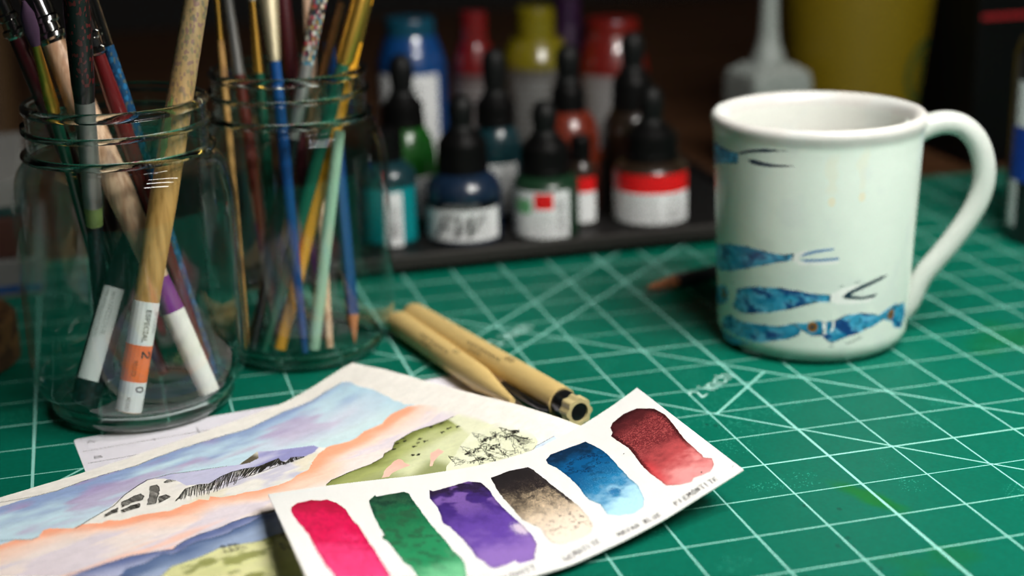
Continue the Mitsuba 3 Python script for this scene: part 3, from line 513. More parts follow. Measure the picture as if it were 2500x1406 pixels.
# ------------------------------------------------------------------ watercolour painting
SC0, SES, SET = np.array([-.1521, .1284]), np.array([-.8710, -.4914]), np.array([.6259, -.7799])
ZS = np.array([[-.01, .0095], [0, .009], [.012, .0065], [.025, .0036], [.04, .0019], [.06, .0015], [.10, .0017], [.13, .0023], [.16, .0036], [.22, .0042]])
ZT = np.array([[-.01, .009], [0, .009], [.02, .0097], [.05, .0087], [.08, .0087], [.1165, .0062], [.15, .0034], [.2, .0028]])
fS, fT = PchipInterpolator(*ZS.T), PchipInterpolator(*ZT.T)
def on_sheet(eps):
    def f(q):
        s, t = q[:, 0], q[:, 1]
        z = fS(np.clip(s, -.01, .22)) + (fT(np.clip(t, -.01, .2)) - .009) * np.exp(-np.maximum(s, 0) / .018) + eps
        return np.c_[SC0 + s[:, None] * SES + t[:, None] * SET, z]
    return f
OT = [(.0120, .0580), (.0134, .0517), (.0172, .0463), (.0257, .0457), (.0314, .0473), (.0400, .0467), (.0456, .0489), (.0547, .0480), (.0656, .0502), (.0724, .0544), (.0779, .0586), (.0936, .0611), (.1043, .0574), (.1181, .0506), (.1296, .0515), (.1452, .0465), (.1509, .0439), (.1552, .0403), (.1658, .0350), (.1792, .0318), (.20, .031)]
HT = [(.10, .079), (.1099, .0781), (.1188, .0749), (.1293, .0752), (.1425, .0754), (.1506, .0787), (.1577, .0753), (.1686, .0721), (.1823, .0693), (.2018, .065)]
H2 = [(.107, .0785), (.1162, .0781), (.128, .0795), (.1421, .079), (.1509, .0815), (.1592, .0799), (.1693, .0797), (.1792, .0859)]
GT = [(.0122, .0647), (.0204, .067), (.0313, .0624), (.0419, .0637), (.0515, .0683), (.0609, .0718), (.0725, .0715), (.0838, .0737), (.0916, .0786)]
def paint_color(p, n, uv):
    i = dr.floor(uv.x + .5 - .3); s = uv.x - i; t = uv.y
    a = fbm(s * 45, t * 130); b = fbm(s * 38 + 9, t * 95 + 4); g = noise(s * 1500, t * 1500) - .5; fine = fbm(s * 260, t * 520)
    paper = mi.Color3f(.84, .81, .745)
    d = (t - .008) / .034
    sky = mix(C3(142, 164, 204), C3(196, 222, 234), smoothstep(.02, .42, d + .7 * (a - .5)))
    sky = mix(sky, C3(178, 142, 186), .62 * smoothstep(.50, .68, b) * smoothstep(1.0, .55, d))
    sky = mix(sky, C3(214, 208, 226), .6 * smoothstep(.45, .8, fbm(s * 30 + 3, t * 60 + 8)) * smoothstep(.3, .7, d))
    sky = mix(sky, C3(206, 228, 232), smoothstep(.75, 1.05, d))
    sky = mix(sky, C3(176, 212, 228), .6 * smoothstep(.03, .012, s))
    vio = mix(C3(150, 150, 200), C3(196, 196, 222), smoothstep(.35, .65, a))
    rock = mix(C3(92, 84, 66), C3(214, 208, 190), smoothstep(.081, .076, s))
    e = (t - pw(s, OT)) / .020
    orange = mix(C3(250, 172, 136), C3(250, 212, 190), smoothstep(.02, .40, e + .5 * (a - .5)))
    orange = mix(orange, C3(240, 226, 220), smoothstep(.3, .85, e + .5 * (b - .5)))
    orange = mix(orange, C3(222, 212, 222), .8 * smoothstep(.50, .66, fbm(s * 34, t * 150 + 3)) * smoothstep(.35, .7, e))
    orange = mix(orange, C3(250, 196, 170), .7 * smoothstep(.52, .7, fbm(s * 26 + 5, t * 120)) * smoothstep(.8, 1.2, e))
    orange = mix(orange, paper, smoothstep(.019, .012, s))
    e = (t - pw(s, HT)) / .009
    hill = mix(C3(98, 112, 160), C3(178, 184, 214), smoothstep(.0, .9, e + .5 * (a - .5)))
    e = (t - pw(s, H2)) / .012
    hill2 = mix(C3(84, 106, 148), C3(152, 170, 200), smoothstep(.0, .9, e + .8 * (a - .5))); hill2 = mix(hill2, C3(178, 188, 214), smoothstep(.5, .8, b))
    mead = mix(C3(200, 204, 134), C3(226, 224, 172), a); mead = mix(mead, C3(122, 128, 52), .8 * smoothstep(.58, .72, fbm(s * 120, t * 160)))
    e = (t - pw(s, GT)) / .020
    green = mix(C3(112, 120, 54), C3(172, 180, 112), smoothstep(.0, .35, e + .45 * (a - .5)))
    green = mix(green, C3(212, 216, 174), smoothstep(.25, .8, e + .6 * (b - .5)))
    green = mix(green, C3(132, 140, 76), .9 * smoothstep(.060, .072, s + .012 * (a - .5)) * smoothstep(.0, .8, e))
    green = mix(green, C3(120, 130, 66), .8 * smoothstep(.75, 1.1, e) * smoothstep(.042, .050, s) * smoothstep(.072, .06, s))
    green = mix(green, C3(226, 228, 196), smoothstep(.034, .018, s - .25 * (t - .066)) * smoothstep(.05, .3, e + 1.2 * (.0195 - s) / .008))
    green = mix(green, paper, smoothstep(.0165, .0125, s))
    pale = mix(C3(222, 226, 190), C3(232, 234, 208), b); pale = mix(pale, paper, smoothstep(.018, .012, s))
    ptch = mix(C3(246, 178, 160), C3(248, 204, 186), a)
    pool = mix(C3(60, 92, 150), C3(206, 222, 236), smoothstep(.4, .6, fbm(s * 200, t * 200)))
    snow = mix(paper, C3(196, 194, 214), .8 * smoothstep(.50, .68, fbm(s * 60, t * 170 + 6)) * smoothstep(.12, .10, s)); snow = mix(snow, C3(226, 214, 176), .5 * smoothstep(.52, .7, fbm(s * 70 + 3, t * 120)) * smoothstep(.045, .05, t))
    c = paper
    for k_, q in enumerate((sky, vio, rock, orange, hill, hill2, mead, green, pale, ptch, pool, snow)): c = dr.select(dr.abs(i - (k_ + 1)) < .5, q, c)
    return c * (1 + .05 * g + .14 * (fine - .5))
def cold_press(p, n, uv): return fbm(p.x * 900 + p.y * 300, p.y * 900, p.z * 900, 2)
M_PAINT = mat('watercolour', proc(paint_color), .75, spec=.25, bump=proc(cold_press, 2e-4), scale=1.7e-4)
k = thing('painting', 'watercolour of snowy mountains, orange clouds and green hills, lying under the swatch card', 'painting')
S_, T_ = np.meshgrid(np.linspace(-.0005, .215, 87), np.linspace(-.0005, .150, 61), indexing='ij')
S_ = S_ + .0007 * (meshkit.fbm(np.stack([T_ * 160, 0 * T_, 0 * T_], -1), 2, 3) - .5) * (S_ < 0.002); T_ = T_ + .0006 * (meshkit.fbm(np.stack([S_ * 140, 0 * T_ + 5, 0 * T_], -1), 2, 4) - .5) * (T_ < .002)
q = np.c_[S_.ravel(), T_.ravel()]; a, b = S_.shape
top, bot = on_sheet(0)(q), on_sheet(-.00045)(q); idx = np.arange(a * b).reshape(a, b)
F = np.concatenate([np.stack([idx[:-1, :-1], idx[:-1, 1:], idx[1:, 1:]], -1).reshape(-1, 3), np.stack([idx[:-1, :-1], idx[1:, 1:], idx[1:, :-1]], -1).reshape(-1, 3)])
if np.cross(top[F[0, 1]] - top[F[0, 0]], top[F[0, 2]] - top[F[0, 0]])[2] < 0: F = F[:, ::-1]
N = a * b; ring = np.r_[idx[0, :], idx[1:, -1], idx[-1, -2::-1], idx[-2:0:-1, 0]]; r2 = np.roll(ring, -1)
W = np.concatenate([np.stack([ring, r2, r2 + N], -1), np.stack([ring, r2 + N, ring + N], -1)])
m = trimesh.Trimesh(np.vstack([top, bot]), np.vstack([F, F[:, ::-1] + N, W]), process=False)
part(k, 'paper_sheet', m, M_PAINT, smooth=False, uv=np.vstack([q, q]))
def wash(nm, key2, idx_, eps, step=.0011, amp=.0006, seed=1, label=None, raw=False):
    P = np.array(PT[key2]) / 1e4
    if key2 in ('sky', 'orange', 'hill'): P[:, 0] = np.where(P[:, 0] > (.1595 if key2 == 'sky' else .1785), .2145, P[:, 0])
    if not raw: P = rough(P, step, amp, seed)
    g = Polygon(P).buffer(0).intersection(sbox(-.001, -.001, .2145, .1495))
    g = max(getattr(g, 'geoms', [g]), key=lambda z: z.area)
    m, q = patch(np.array(g.exterior.coords)[:-1], on_sheet(eps), .006)
    part(k, nm, m, M_PAINT, smooth=False, uv=q + [idx_, 0], label=label)
E0 = .00005
wash('sky_wash', 'sky', 1, E0, seed=3, label='blue and violet painted sky'); wash('orange_wash', 'orange', 4, E0 + .00003, seed=5, label='orange to pink cloud band'); wash('violet_wash', 'violet', 2, E0 + .00003, amp=.0003, seed=7)
wash('snow_wash', 'snow', 12, E0 + .000015, seed=2, label='pale shaded snow'); wash('rock_wash', 'rock', 3, E0 + .00006, amp=.0003, seed=8); wash('hill_wash', 'hill', 5, E0 + .00006, seed=9, label='blue painted hills'); wash('hill_wash', 'hill2', 6, E0 + .00009, seed=10); wash('meadow_wash', 'meadow', 7, E0 + .00012, seed=11, label='pale green painted meadow')
wash('green_hill_wash', 'green', 8, E0 + .00006, seed=12, amp=.0004, label='olive green painted hill'); wash('pale_wash', 'pale', 9, E0 + .00009, seed=13); wash('pink_patch', 'patch', 10, E0 + .00012, seed=14, amp=.0004); wash('pink_patch', 'patch2', 10, E0 + .00012, seed=15, amp=.0004); wash('blue_patch', 'pool', 11, E0 + .00012, seed=16)
# ink drawing
rr = random.Random(11); ink, inkd = [], []
for P in ROCKS:
    g = Polygon(rough(np.array(P) / 1e4, .0010, .0009, 2)).buffer(0); g = max(getattr(g, 'geoms', [g]), key=lambda z: z.area); x0, y0, x1, y1 = g.bounds
    ink.append(rough(np.array(P) / 1e4, .0010, .0007, 2)[:-6])
    s = x0
    while s < x1:
        c = g.intersection(shapely.LineString([(s, y0 - .001), (s + .0012, y1 + .001)])).buffer(0) if False else g.intersection(shapely.LineString([(s, y0 - .001), (s + .0012, y1 + .001)]))
        for l in getattr(c, 'geoms', [c]):
            if l.geom_type == 'LineString' and l.length > 1e-4: inkd.append(np.array(l.coords))
        s += rr.uniform(.0003, .0006)
RT, RL = np.array(RIDGE) / 1e4, np.array(RIDGELOW) / 1e4
ink.append(rough(RT, .0012, .00025, 4)[:-8])
rt = shapely.LineString(RT)
for i in range(190):
    a = i / 189; p0 = np.array([np.interp(a, np.linspace(0, 1, len(RT)), RT[:, j]) for j in (0, 1)]); p1 = np.array([np.interp(a, np.linspace(0, 1, len(RL)), RL[:, j]) for j in (0, 1)])
    e = rr.uniform(.35, 1.05); inkd.append([p0 + [rr.uniform(-3e-4, 3e-4), 0], p0 + (p1 - p0) * e + [rr.uniform(2e-4, 9e-4), 0]])
pk = np.array(PEAK) / 1e4
def along(P, step, amp, seed):
    q = rough(np.vstack([P, P[::-1]]), step, amp, seed); return q[:len(q) // 2]
ink.append(along(pk, .0012, .0002, 6))
for key2, i0, i1, w in (('sky', 0, 14, 0), ('sky', 49, 60, 0), ('hill', 1, 20, 0), ('hill2', 2, 18, 0), ('meadow', 0, 9, 0), ('green', 1, 15, 0), ('pool', 0, 4, 0)):
    ink.append(along(np.array(PT[key2][i0:i1]) / 1e4, .0012, .00035, 21))
def tree(s, t, h, dense, out):
    d, w = np.array([.25, .97]), np.array([.97, -.25]); p = np.array([s, t]) / 1e4
    for side in (-1, 1):
        L = [p]; n = 5
        for i in range(1, n + 1):
            f = i / n; L.append(p + d * h * f * .92 + w * side * h * .30 * f * rr.uniform(.7, 1.25)); L.append(p + d * h * (f * .92 - .05) + w * side * h * .12 * f * rr.uniform(.5, 1.2))
        out.append(np.array(L) + np.array([[rr.uniform(-2e-4, 2e-4), rr.uniform(-2e-4, 2e-4)] for _ in L]))
    for i in range(int(dense)):
        f = rr.uniform(.25, .95); c = p + d * h * f + w * h * .22 * rr.uniform(-1, 1) * f
        out.append([c, c + d * rr.uniform(.0004, .0014) + w * rr.uniform(-.0012, .0012), c + d * rr.uniform(-.0003, .0012) + w * rr.uniform(-.0016, .0016)])
trees, darks = [], []
for i, (s, t) in enumerate(TREES): trees.append([]); tree(s, t, rr.uniform(.008, .0105), 16 if i in (0, 1, 3, 6, 7, 12) else 5, trees[-1])
for c, rx, ry, n in (((.0330, .0925), .004, .0014, 26), ((.0225, .0905), .004, .0012, 30), ((.0178, .0960), .003, .001, 18), ((.0370, .0990), .0045, .0014, 30), ((.0275, .0965), .003, .001, 16)):
    for _ in range(n):
        o = np.array(c) + [rr.uniform(-rx, rx), rr.uniform(-ry, ry)]; darks.append([o, o + [rr.uniform(-.0012, .0012), rr.uniform(.0003, .0012)], o + [rr.uniform(-.0012, .0012), rr.uniform(-.0004, .0008)]])
for s, t in SMALL:
    for _ in range(4):
        o = np.array([s, t]) / 1e4; darks.append([o + [rr.uniform(-4e-4, 4e-4), 0], o + [rr.uniform(-.0009, .0009), rr.uniform(.0004, .0013)], o + [rr.uniform(-.0012, .0012), rr.uniform(.0002, .0012)]])
for s, t in SMALL[:5]: trees.append([]); tree(s, t, .006, 3, trees[-1])
bounds = sbox(-.0, 0, .2145, .149)
clip = lambda L: [q for q in L if all(0 <= z[0] < .2145 and 0 <= z[1] < .149 for z in np.asarray(q))]
EI = E0 + .00017
for L in clip(ink): part(k, 'ink_outline', ribbons([L], .00020, on_sheet(EI)), M_PENCIL, smooth=False)
part(k, 'ink_hatching', ribbons(clip(inkd), .00019, on_sheet(EI + .00002)), M_INK, smooth=False, label='black ink hatching on the mountains', kind='stuff')
for q in trees: part(k, 'ink_tree', ribbons(clip(q), .00016, on_sheet(EI + .00002)), M_INK, smooth=False)
part(k, 'ink_scribble', ribbons(clip(darks), .00023, on_sheet(EI + .00004)), M_INK, smooth=False, kind='stuff')

# ------------------------------------------------------------------ swatch card
KT = np.array([[-.2011, .0128, .009], [-.1825, .0163, .0075], [-.1638, .0194, .0058], [-.1452, .0223, .0040], [-.1263, .0248, .0034], [-.1077, .0283, .0041], [-.09, .0345, .0064], [-.0729, .0417, .0102], [-.0561, .049, .0155]])
KB = np.array([[-.1985, -.0940, .0210], [-.1785, -.0770, .0105], [-.1583, -.0680, .0052], [-.1387, -.0624, .0034], [-.1196, -.0579, .0034], [-.1013, -.0507, .0041], [-.0832, -.0435, .006], [-.0651, -.0372, .0102], [-.0471, -.0307, .0145]])
gT, gB = PchipInterpolator(np.linspace(0, 1, 9), KT), PchipInterpolator(np.linspace(0, 1, 9), KB)
def on_card(eps):
    def f(q):
        u_, v_ = np.clip(q[:, :1], 0, 1), q[:, 1:2]; P = (1 - v_) * gT(u_[:, 0]) + v_ * gB(u_[:, 0])
        du = (1 - v_) * gT(u_[:, 0], 1) + v_ * gB(u_[:, 0], 1); dv = gB(u_[:, 0]) - gT(u_[:, 0]); n = np.cross(dv, du); n /= np.linalg.norm(n, axis=1, keepdims=True)
        return P + n * eps
    return f
k = thing('swatch_card', 'white card of six handwritten watercolour swatches, its right end curling up off the mat', 'card')
M_CARD = mat('card', [.78, .78, .755], .6, spec=.2)
U_, V_ = np.meshgrid(np.linspace(0, 1, 81), np.linspace(0, 1, 21), indexing='ij'); q = np.c_[U_.ravel(), V_.ravel()]; a, b = U_.shape
top, bot = on_card(0)(q), on_card(-.0004)(q); idx = np.arange(a * b).reshape(a, b)
F = np.concatenate([np.stack([idx[:-1, :-1], idx[1:, :-1], idx[1:, 1:]], -1).reshape(-1, 3), np.stack([idx[:-1, :-1], idx[1:, 1:], idx[:-1, 1:]], -1).reshape(-1, 3)])
if np.cross(top[F[0, 1]] - top[F[0, 0]], top[F[0, 2]] - top[F[0, 0]])[2] < 0: F = F[:, ::-1]
N = a * b; ring = np.r_[idx[0, :], idx[1:, -1], idx[-1, -2::-1], idx[-2:0:-1, 0]]; r2 = np.roll(ring, -1)
W = np.concatenate([np.stack([ring, r2, r2 + N], -1), np.stack([ring, r2 + N, ring + N], -1)])
part(k, 'card_sheet', trimesh.Trimesh(np.vstack([top, bot]), np.vstack([F, F[:, ::-1] + N, W]), process=False), M_CARD, smooth=30)
def swatch_color(p, n, uv):
    i = dr.floor(uv.x * .25); b = uv.x - i * 4; a = uv.y
    X, Y = p.x * 1000, p.y * 1000
    n1 = fbm(X * .16 + i * 13, Y * .16); n2 = fbm(X * .42 + 40, Y * .42 + i * 7); n3 = noise(X * 5.5, Y * 5.5); n4 = noise(X * 2.6 + 9, Y * 2.6); n5 = fbm(X * 1.1, Y * 1.1 + 3 * i)
    edge = dr.minimum(dr.minimum(b, 1 - b), a)
    t = a + .30 * (n1 - .5) + .16 * (n2 - .5)
    def ramp(c0, c1, c2, c3, k0, k1, k2): return mix(mix(mix(C3(*c0), C3(*c1), smoothstep(k0 - .1, k0 + .12, t)), C3(*c2), smoothstep(k1 - .15, k1 + .18, t)), C3(*c3), smoothstep(k2 - .15, k2 + .15, t))
    pink = ramp((176, 4, 54), (214, 10, 78), (236, 62, 124), (250, 150, 190), .10, .48, .86); pink = mix(pink, C3(184, 2, 62), .7 * smoothstep(.50, .66, n5) * smoothstep(1.1, .5, a))
    grn = ramp((8, 42, 34), (8, 98, 60), (28, 132, 84), (116, 196, 146), .13, .42, .78); grn = mix(grn, C3(34, 72, 50), .75 * smoothstep(.50, .66, n2) * smoothstep(1.0, .55, a)); grn = mix(grn, C3(80, 160, 110), .35 * smoothstep(.6, .8, n3))
    pur = ramp((38, 26, 52), (62, 38, 118), (98, 66, 160), (146, 112, 190), .12, .40, .74); pur = mix(pur, C3(128, 94, 170), .8 * smoothstep(.55, .68, n1) * smoothstep(.5, .2, a)); pur = mix(pur, C3(60, 40, 96), .30 * smoothstep(.55, .8, n3)); pur = mix(pur, C3(222, 206, 222), .85 * smoothstep(1, .4, dr.sqrt(dr.square((b - .93) / .16) + dr.square((a - .66) / .09)) + .7 * (n4 - .5)))
    dk = smoothstep(.62, .30, t + .55 * (n3 - .5) + .20 * (n5 - .5))
    hem = mix(mix(C3(222, 198, 164), C3(243, 226, 206), smoothstep(.4, .9, a)), C3(34, 28, 30), dk); hem = mix(hem, C3(60, 52, 52), .7 * smoothstep(.74, .82, n3) * smoothstep(.95, .6, a))
    hem = mix(hem, C3(30, 26, 28), smoothstep(.20, .08, a + .1 * (n4 - .5))); hem = mix(hem, C3(44, 38, 40), smoothstep(.10, .03, (1 - b) + .07 * (n4 - .5)) * smoothstep(.66, .55, a)); hem = mix(hem, C3(46, 40, 42), .8 * smoothstep(.64, .70, n5) * smoothstep(.62, .7, a) * smoothstep(.95, .85, a))
    blu = ramp((6, 40, 70), (4, 82, 132), (26, 118, 168), (178, 222, 240), .12, .46, .72); blu = mix(blu, C3(4, 52, 92), .6 * smoothstep(.52, .66, n2) * smoothstep(.7, .4, a)); blu = mix(blu, C3(120, 190, 224), .45 * smoothstep(.62, .85, n3) * smoothstep(.3, .6, a))
    blu = mix(blu, C3(4, 36, 74), .85 * smoothstep(.16, .05, dr.abs(dr.sqrt(dr.square((b - .50) / .30) + dr.square((a - .27) / .08)) - 1 + 1.3 * (n5 - .5)))); blu = mix(blu, C3(20, 104, 158), .9 * smoothstep(1, .5, dr.sqrt(dr.square((b - .52) / .16) + dr.square((a - .70) / .05)) + .8 * (n4 - .5)))
    red = ramp((74, 26, 30), (112, 40, 44), (182, 76, 78), (232, 150, 148), .16, .52, .80); red = mix(red, C3(190, 92, 90), .55 * smoothstep(.50, .66, n4) * smoothstep(.12, .25, a) * smoothstep(.55, .42, a)); red = mix(red, C3(70, 22, 28), .55 * smoothstep(.55, .78, n3) * smoothstep(.72, .35, a)); red = mix(red, C3(206, 60, 66), .6 * smoothstep(.3, .05, b) * smoothstep(.5, .65, a) * smoothstep(.95, .8, a)); red = mix(red, C3(48, 14, 18), .8 * smoothstep(.09, .03, edge + .04 * (n4 - .5)) * smoothstep(.75, .6, a))
    c = pink
    for j, q_ in enumerate((grn, pur, hem, blu, red)): c = dr.select(dr.abs(i - (j + 1)) < .5, q_, c)
    return c * (1 - .28 * smoothstep(.045, .01, edge))
M_SWATCH = mat('swatch_paint', proc(swatch_color), .45, spec=.4)
names = ['pink', 'green', 'purple', 'hematite', 'blue', 'red']; say = ['crimson pink swatch', 'emerald green swatch', 'violet swatch', 'black to sand granulating swatch', 'deep blue swatch', 'dark red swatch']
for i, nm in enumerate(names):
    P = np.array(SW[nm]) / 1e3; P = rough(P * [1.52, .85], .012, .0035, 30 + i) / [1.52, .85]; P[:, 1] = np.minimum(P[:, 1], .985)
    m, q = patch(P, on_card(.00006), (.02, .05)); lo, hi = P.min(0), P.max(0)
    # width measured across each row so that edges stay edges
    g = Polygon(P).buffer(0); rows = np.linspace(lo[1], hi[1], 60); L = []
    for v_ in rows:
        c = g.intersection(shapely.LineString([(-1, v_), (2, v_)])); bb = c.bounds if not c.is_empty else (lo[0], 0, hi[0], 0); L.append((bb[0], bb[2]))
    L = np.array(L); l0, l1 = np.interp(q[:, 1], rows, L[:, 0]), np.interp(q[:, 1], rows, L[:, 1])
    bq = np.clip((q[:, 0] - l0) / np.maximum(l1 - l0, 1e-4), 0, 1)
    part(k, 'paint_swatch', m, M_SWATCH, smooth=False, uv=np.c_[i * 4 + bq, (q[:, 1] - lo[1]) / (hi[1] - lo[1])], label=say[i])
cf = on_card(.00007); CW, CL = .083, .152
def write(text, a, b, h, seed, w=.00037, b_=None):
    a, b = np.array(a) * [CL, CW] / 1e3, np.array(b) * [CL, CW] / 1e3
    part(k, 'handwriting', ribbons(handwriting(text, a, b, h, seed), w, lambda q: cf(q / [CL, CW])), b_ or M_PENCIL, smooth=False, label='pencilled word ' + text)
write('HEMATITE', TXT['HEMATITE'][0], TXT['HEMATITE'][1], .0028, 1); write('MAYAN BLUE', TXT['MAYAN_BLUE'][0], TXT['MAYAN_BLUE'][1], .0025, 2); write('PIEMONTITE', TXT['PIEMONTITE'][0], TXT['PIEMONTITE'][1], .0027, 3)
write('AMETHYST', (356, 985), (455, 955), .0025, 4)
P = np.array(MARK) / 1e3
part(k, 'pencil_tick', ribbons([[P[0] * [CL, CW], (P[0] + [.008, -.012]) * [CL, CW]]], .0002, lambda q: cf(q / [CL, CW])), M_PENCIL, smooth=False)
t = np.linspace(0, 2 * np.pi, 12, endpoint=False)
part(k, 'ink_speck', cat([patch(np.c_[P[i, 0] + r_ / CL * np.cos(t), P[i, 1] + r_ / CW * np.sin(t)], on_card(.0001), 1)[0] for i, r_ in ((2, .0004), (3, .0002))]), M_INK, smooth=False)

# ------------------------------------------------------------------ fineliner pens
def pen(label, A, B, r, capped):
    k = thing('fineliner_pen', label, 'pen', 'tan fineliner pens on the mat'); A, B = np.array(A), np.array(B); L = np.linalg.norm(B - A); u = (B - A) / L
    if capped:
        part(k, 'barrel', rod(A, u, [(0, r * .72), (.0015, r * .92), (.004, r), (L - .0125, r)], 40), M_TAN)
        part(k, 'collar', rod(A, u, [(L - .0125, r * .88), (L - .0055, r * .86)], 36), M_BLACKG)
        th = np.linspace(0, 2 * np.pi, 64, endpoint=False); rr_ = r * (.90 + .07 * np.cos(8 * th)); ring = Polygon(np.c_[rr_ * np.cos(th), rr_ * np.sin(th)], [np.c_[r * .62 * np.cos(th), r * .62 * np.sin(th)]])
        m = trimesh.creation.extrude_polygon(ring, .0055, engine='earcut'); x, y, z = frame(u); v = np.array(m.vertices); m.vertices = A + u * (L - .0055) + v[:, :1] * x + v[:, 1:2] * y + v[:, 2:] * z
        part(k, 'fluted_end', m, M_TANL, smooth=35); part(k, 'end_disc', rod(A, u, [(L - .0050, r * .61), (L - .0008, r * .58)], 30), M_BLACKG)
        cl = lambda a, h: A + u * a + np.array([-.75, -.55, -.35]) * h
        side = np.cross(u, [0, 0, 1]); side /= np.linalg.norm(side); side = side * (1 if side[0] < 0 else -1)
        part(k, 'clip', tube([A + u * a + side * (r + h) + [0, 0, -.0018] for a, h in ((L - .046, .0004), (L - .045, .0014), (L - .030, .0016), (L - .016, .0014), (L - .013, -.0005))], .0013, 10), M_BLACKG)
    else:
        part(k, 'barrel', rod(A, u, [(0, r * .70), (.0015, r * .9), (.004, r), (L * .70, r)], 40), M_TAN)
        part(k, 'taper', rod(A, u, [(L * .70, r * .985), (L * .76, r * .95), (L * .86, r * .62), (L * .95, r * .36), (L, r * .25)], 32), M_TAN)
    fn = on_rod(A, u, [(0, r), (L, r)], (-.35, -.45, .82), .00006)
    def txt(t, d, w, h, bold=False):
        m = meshkit.text_mesh(t, h, .00003, bold); v = np.array(m.vertices)
        part(k + '__barrel', 'printed_lettering', trimesh.Trimesh(fn(d + v[:, 0], w - v[:, 1], v[:, 2]), m.faces, process=False), M_TANP, smooth=False)
    d0 = L * (.42 if capped else .30)
    txt('PIGMENT LINER ARCHIVAL INK', d0, .0012, .0013); txt('WATERPROOF', d0 + .004, .0034, .0011); txt('005' if capped else '01', d0 + .028, -.0012, .0024, True)
    return k
pen('tan fineliner pen with a black collar and fluted end, right of the two', (-.1143, .1908, .0062), (-.0775, .0540, .0062), .0061, True)
pen('tan fineliner pen tapering behind the edge of the painting, left of the two', (-.1222, .1860, .0056), (-.0985, .0745, .0056), .0054, False)
k = thing('pencil', 'dark pencil with a bare cedar point lying on the mat behind the mug', 'pencil')
A, B = np.array([.0038, .1988, .0037]), np.array([.110, .2330, .0037]); u = (B - A) / np.linalg.norm(B - A)
part(k, 'sharpened_tip', rod(A, u, [(0, .0006), (.0015, .0012), (.0165, .0034)], 18), M_CEDAR); part(k, 'shaft', rod(A, u, [(.0165, .0036), (.11, .0036)], 6), M_DKPENCIL, smooth=False)

# ------------------------------------------------------------------ ink tray and bottles
k = thing('ink_tray', 'low dark tray with a raised lip holding the ink bottles behind the mat', 'tray')
TX0, TX1, TY0, TY1 = -.235, .108, .272, .505
part(k, 'floor_panel', bx(TX0, TX1, TY0, TY1, .0035, .0075, .001), M_TRAY, smooth=30)
part(k, 'front_lip', bx(TX0 - .003, TX1 + .003, TY0 - .004, TY0, .0035, .0110, .0012), mat('tray_lip', [.022, .02, .018], .5, spec=.25), smooth=30)
part(k, 'side_lip', bx(TX0 - .003, TX0, TY0, TY1, .0035, .0110, .001), M_TRAY, smooth=30); part(k, 'side_lip', bx(TX1, TX1 + .003, TY0, TY1, .0035, .0110, .001), M_TRAY, smooth=30)
for x in (TX0 + .02, TX1 - .02):
    for y in (TY0 + .02, TY1 - .02): part(k, 'foot', rod((x, y, 0), (0, 0, 1), [(0, .007), (.0035, .008)], 20), M_RUBBER)
ZB = .0075
FACE = math.degrees(math.atan2(-.93, -.35))      # azimuth of the side that faces the viewer
def on_cyl(c, r, eps=.00015, az=FACE):
    def f(xy, h=0):
        a = np.radians(az) + xy[:, 0] / r; q = r + eps + h
        return np.stack([c[0] + q * np.cos(a), c[1] + q * np.sin(a), xy[:, 1]], -1)
    return f
def cyl_label(key, nm, c, r, x0, x1, z0, z1, b, eps=.00015, label=None):
    f = on_cyl(c, r, eps); m, _ = patch([(x0, z0), (x1, z0), (x1, z1), (x0, z1)], lambda q: f(q), (.0025, 1)); part(key, nm, m, b, smooth=False, label=label)
def print_lines(key, c, r, x0, x1, z0, z1, n, b, seed=1):
    rg = random.Random(seed); f = on_cyl(c, r, .0003)
    part(key + '__paper_label', 'printed_text', ribbons([[(x0 + i_ * (x1 - x0) / 8, z), (x0 + (i_ + .8) * (x1 - x0) / 8, z)] for z in np.linspace(z0, z1, n) for i_ in range(8) if rg.random() > .08], (z1 - z0) / n * .36, lambda q: f(q)), b, smooth=False)
def dropper(label, c, r, zsh, zneck, zcap, zbulb, glass, group='dropper bottles of ink in the tray', capk=1.0):
    key = thing('ink_bottle', label, 'ink bottle', 'small ink bottles in the dark tray')
    prof = [(0, ZB), (r * .93, ZB), (r, ZB + .0015), (r, zsh - (zneck - zsh) * .25), (r * .985, zsh), (r * .90, zsh + (zneck - zsh) * .45), (r * .72, zsh + (zneck - zsh) * .85), (r * .58, zneck), (r * .54, zneck + .001), (0, zneck + .001)]
    part(key, 'glass_body', lathe(prof, 56, (c[0], c[1], 0)), glass, smooth=45)
    h = zcap - zneck; rc = r * .68 * capk
    n = 48; capm = lathe([(0, zneck), (rc, zneck), (rc, zneck + h * .12), (rc * .97, zneck + h * .15), (rc * .95, zneck + h * .72), (rc * .86, zneck + h * .80), (rc * .62, zneck + h), (0, zneck + h)], n, (c[0], c[1], 0))
    part(key, 'screw_cap', capm, M_BLACK)
    rb = .0068; z0, z1 = zcap, zbulb
    part(key, 'rubber_bulb', lathe([(0, z0 - .001), (rb * 1.05, z0 - .001), (rb * 1.05, z0 + .002), (rb * .82, z0 + .0035), (rb * .92, z0 + (z1 - z0) * .35), (rb, z0 + (z1 - z0) * .6), (rb * .95, z1 - .005), (rb * .7, z1 - .0015), (rb * .3, z1), (0, z1)], 32, (c[0], c[1], 0)), M_RUBBER, smooth=50)
    return key
def ink(name, c, coat=1.): return mat('ink_' + name, c, .08, coat=coat)
I_BLUEBK, I_DGREEN, I_BROWN, I_GREEN, I_TEAL, I_RED, I_ORANGE = ink('blue_black', [.004, .014, .035]), ink('dark_green', [.006, .028, .012]), ink('brown', [.014, .008, .004]), ink('green', [.004, .07, .005]), ink('teal', [.003, .025, .032]), ink('crimson', [.22, .008, .012]), ink('orange', [.11, .012, .004])
key = thing('ink_bottle', 'teal bottle with a barcode label half hidden behind the rear jar', 'ink bottle', 'small ink bottles in the dark tray')
c = (-.1000, .3100); r = .0152
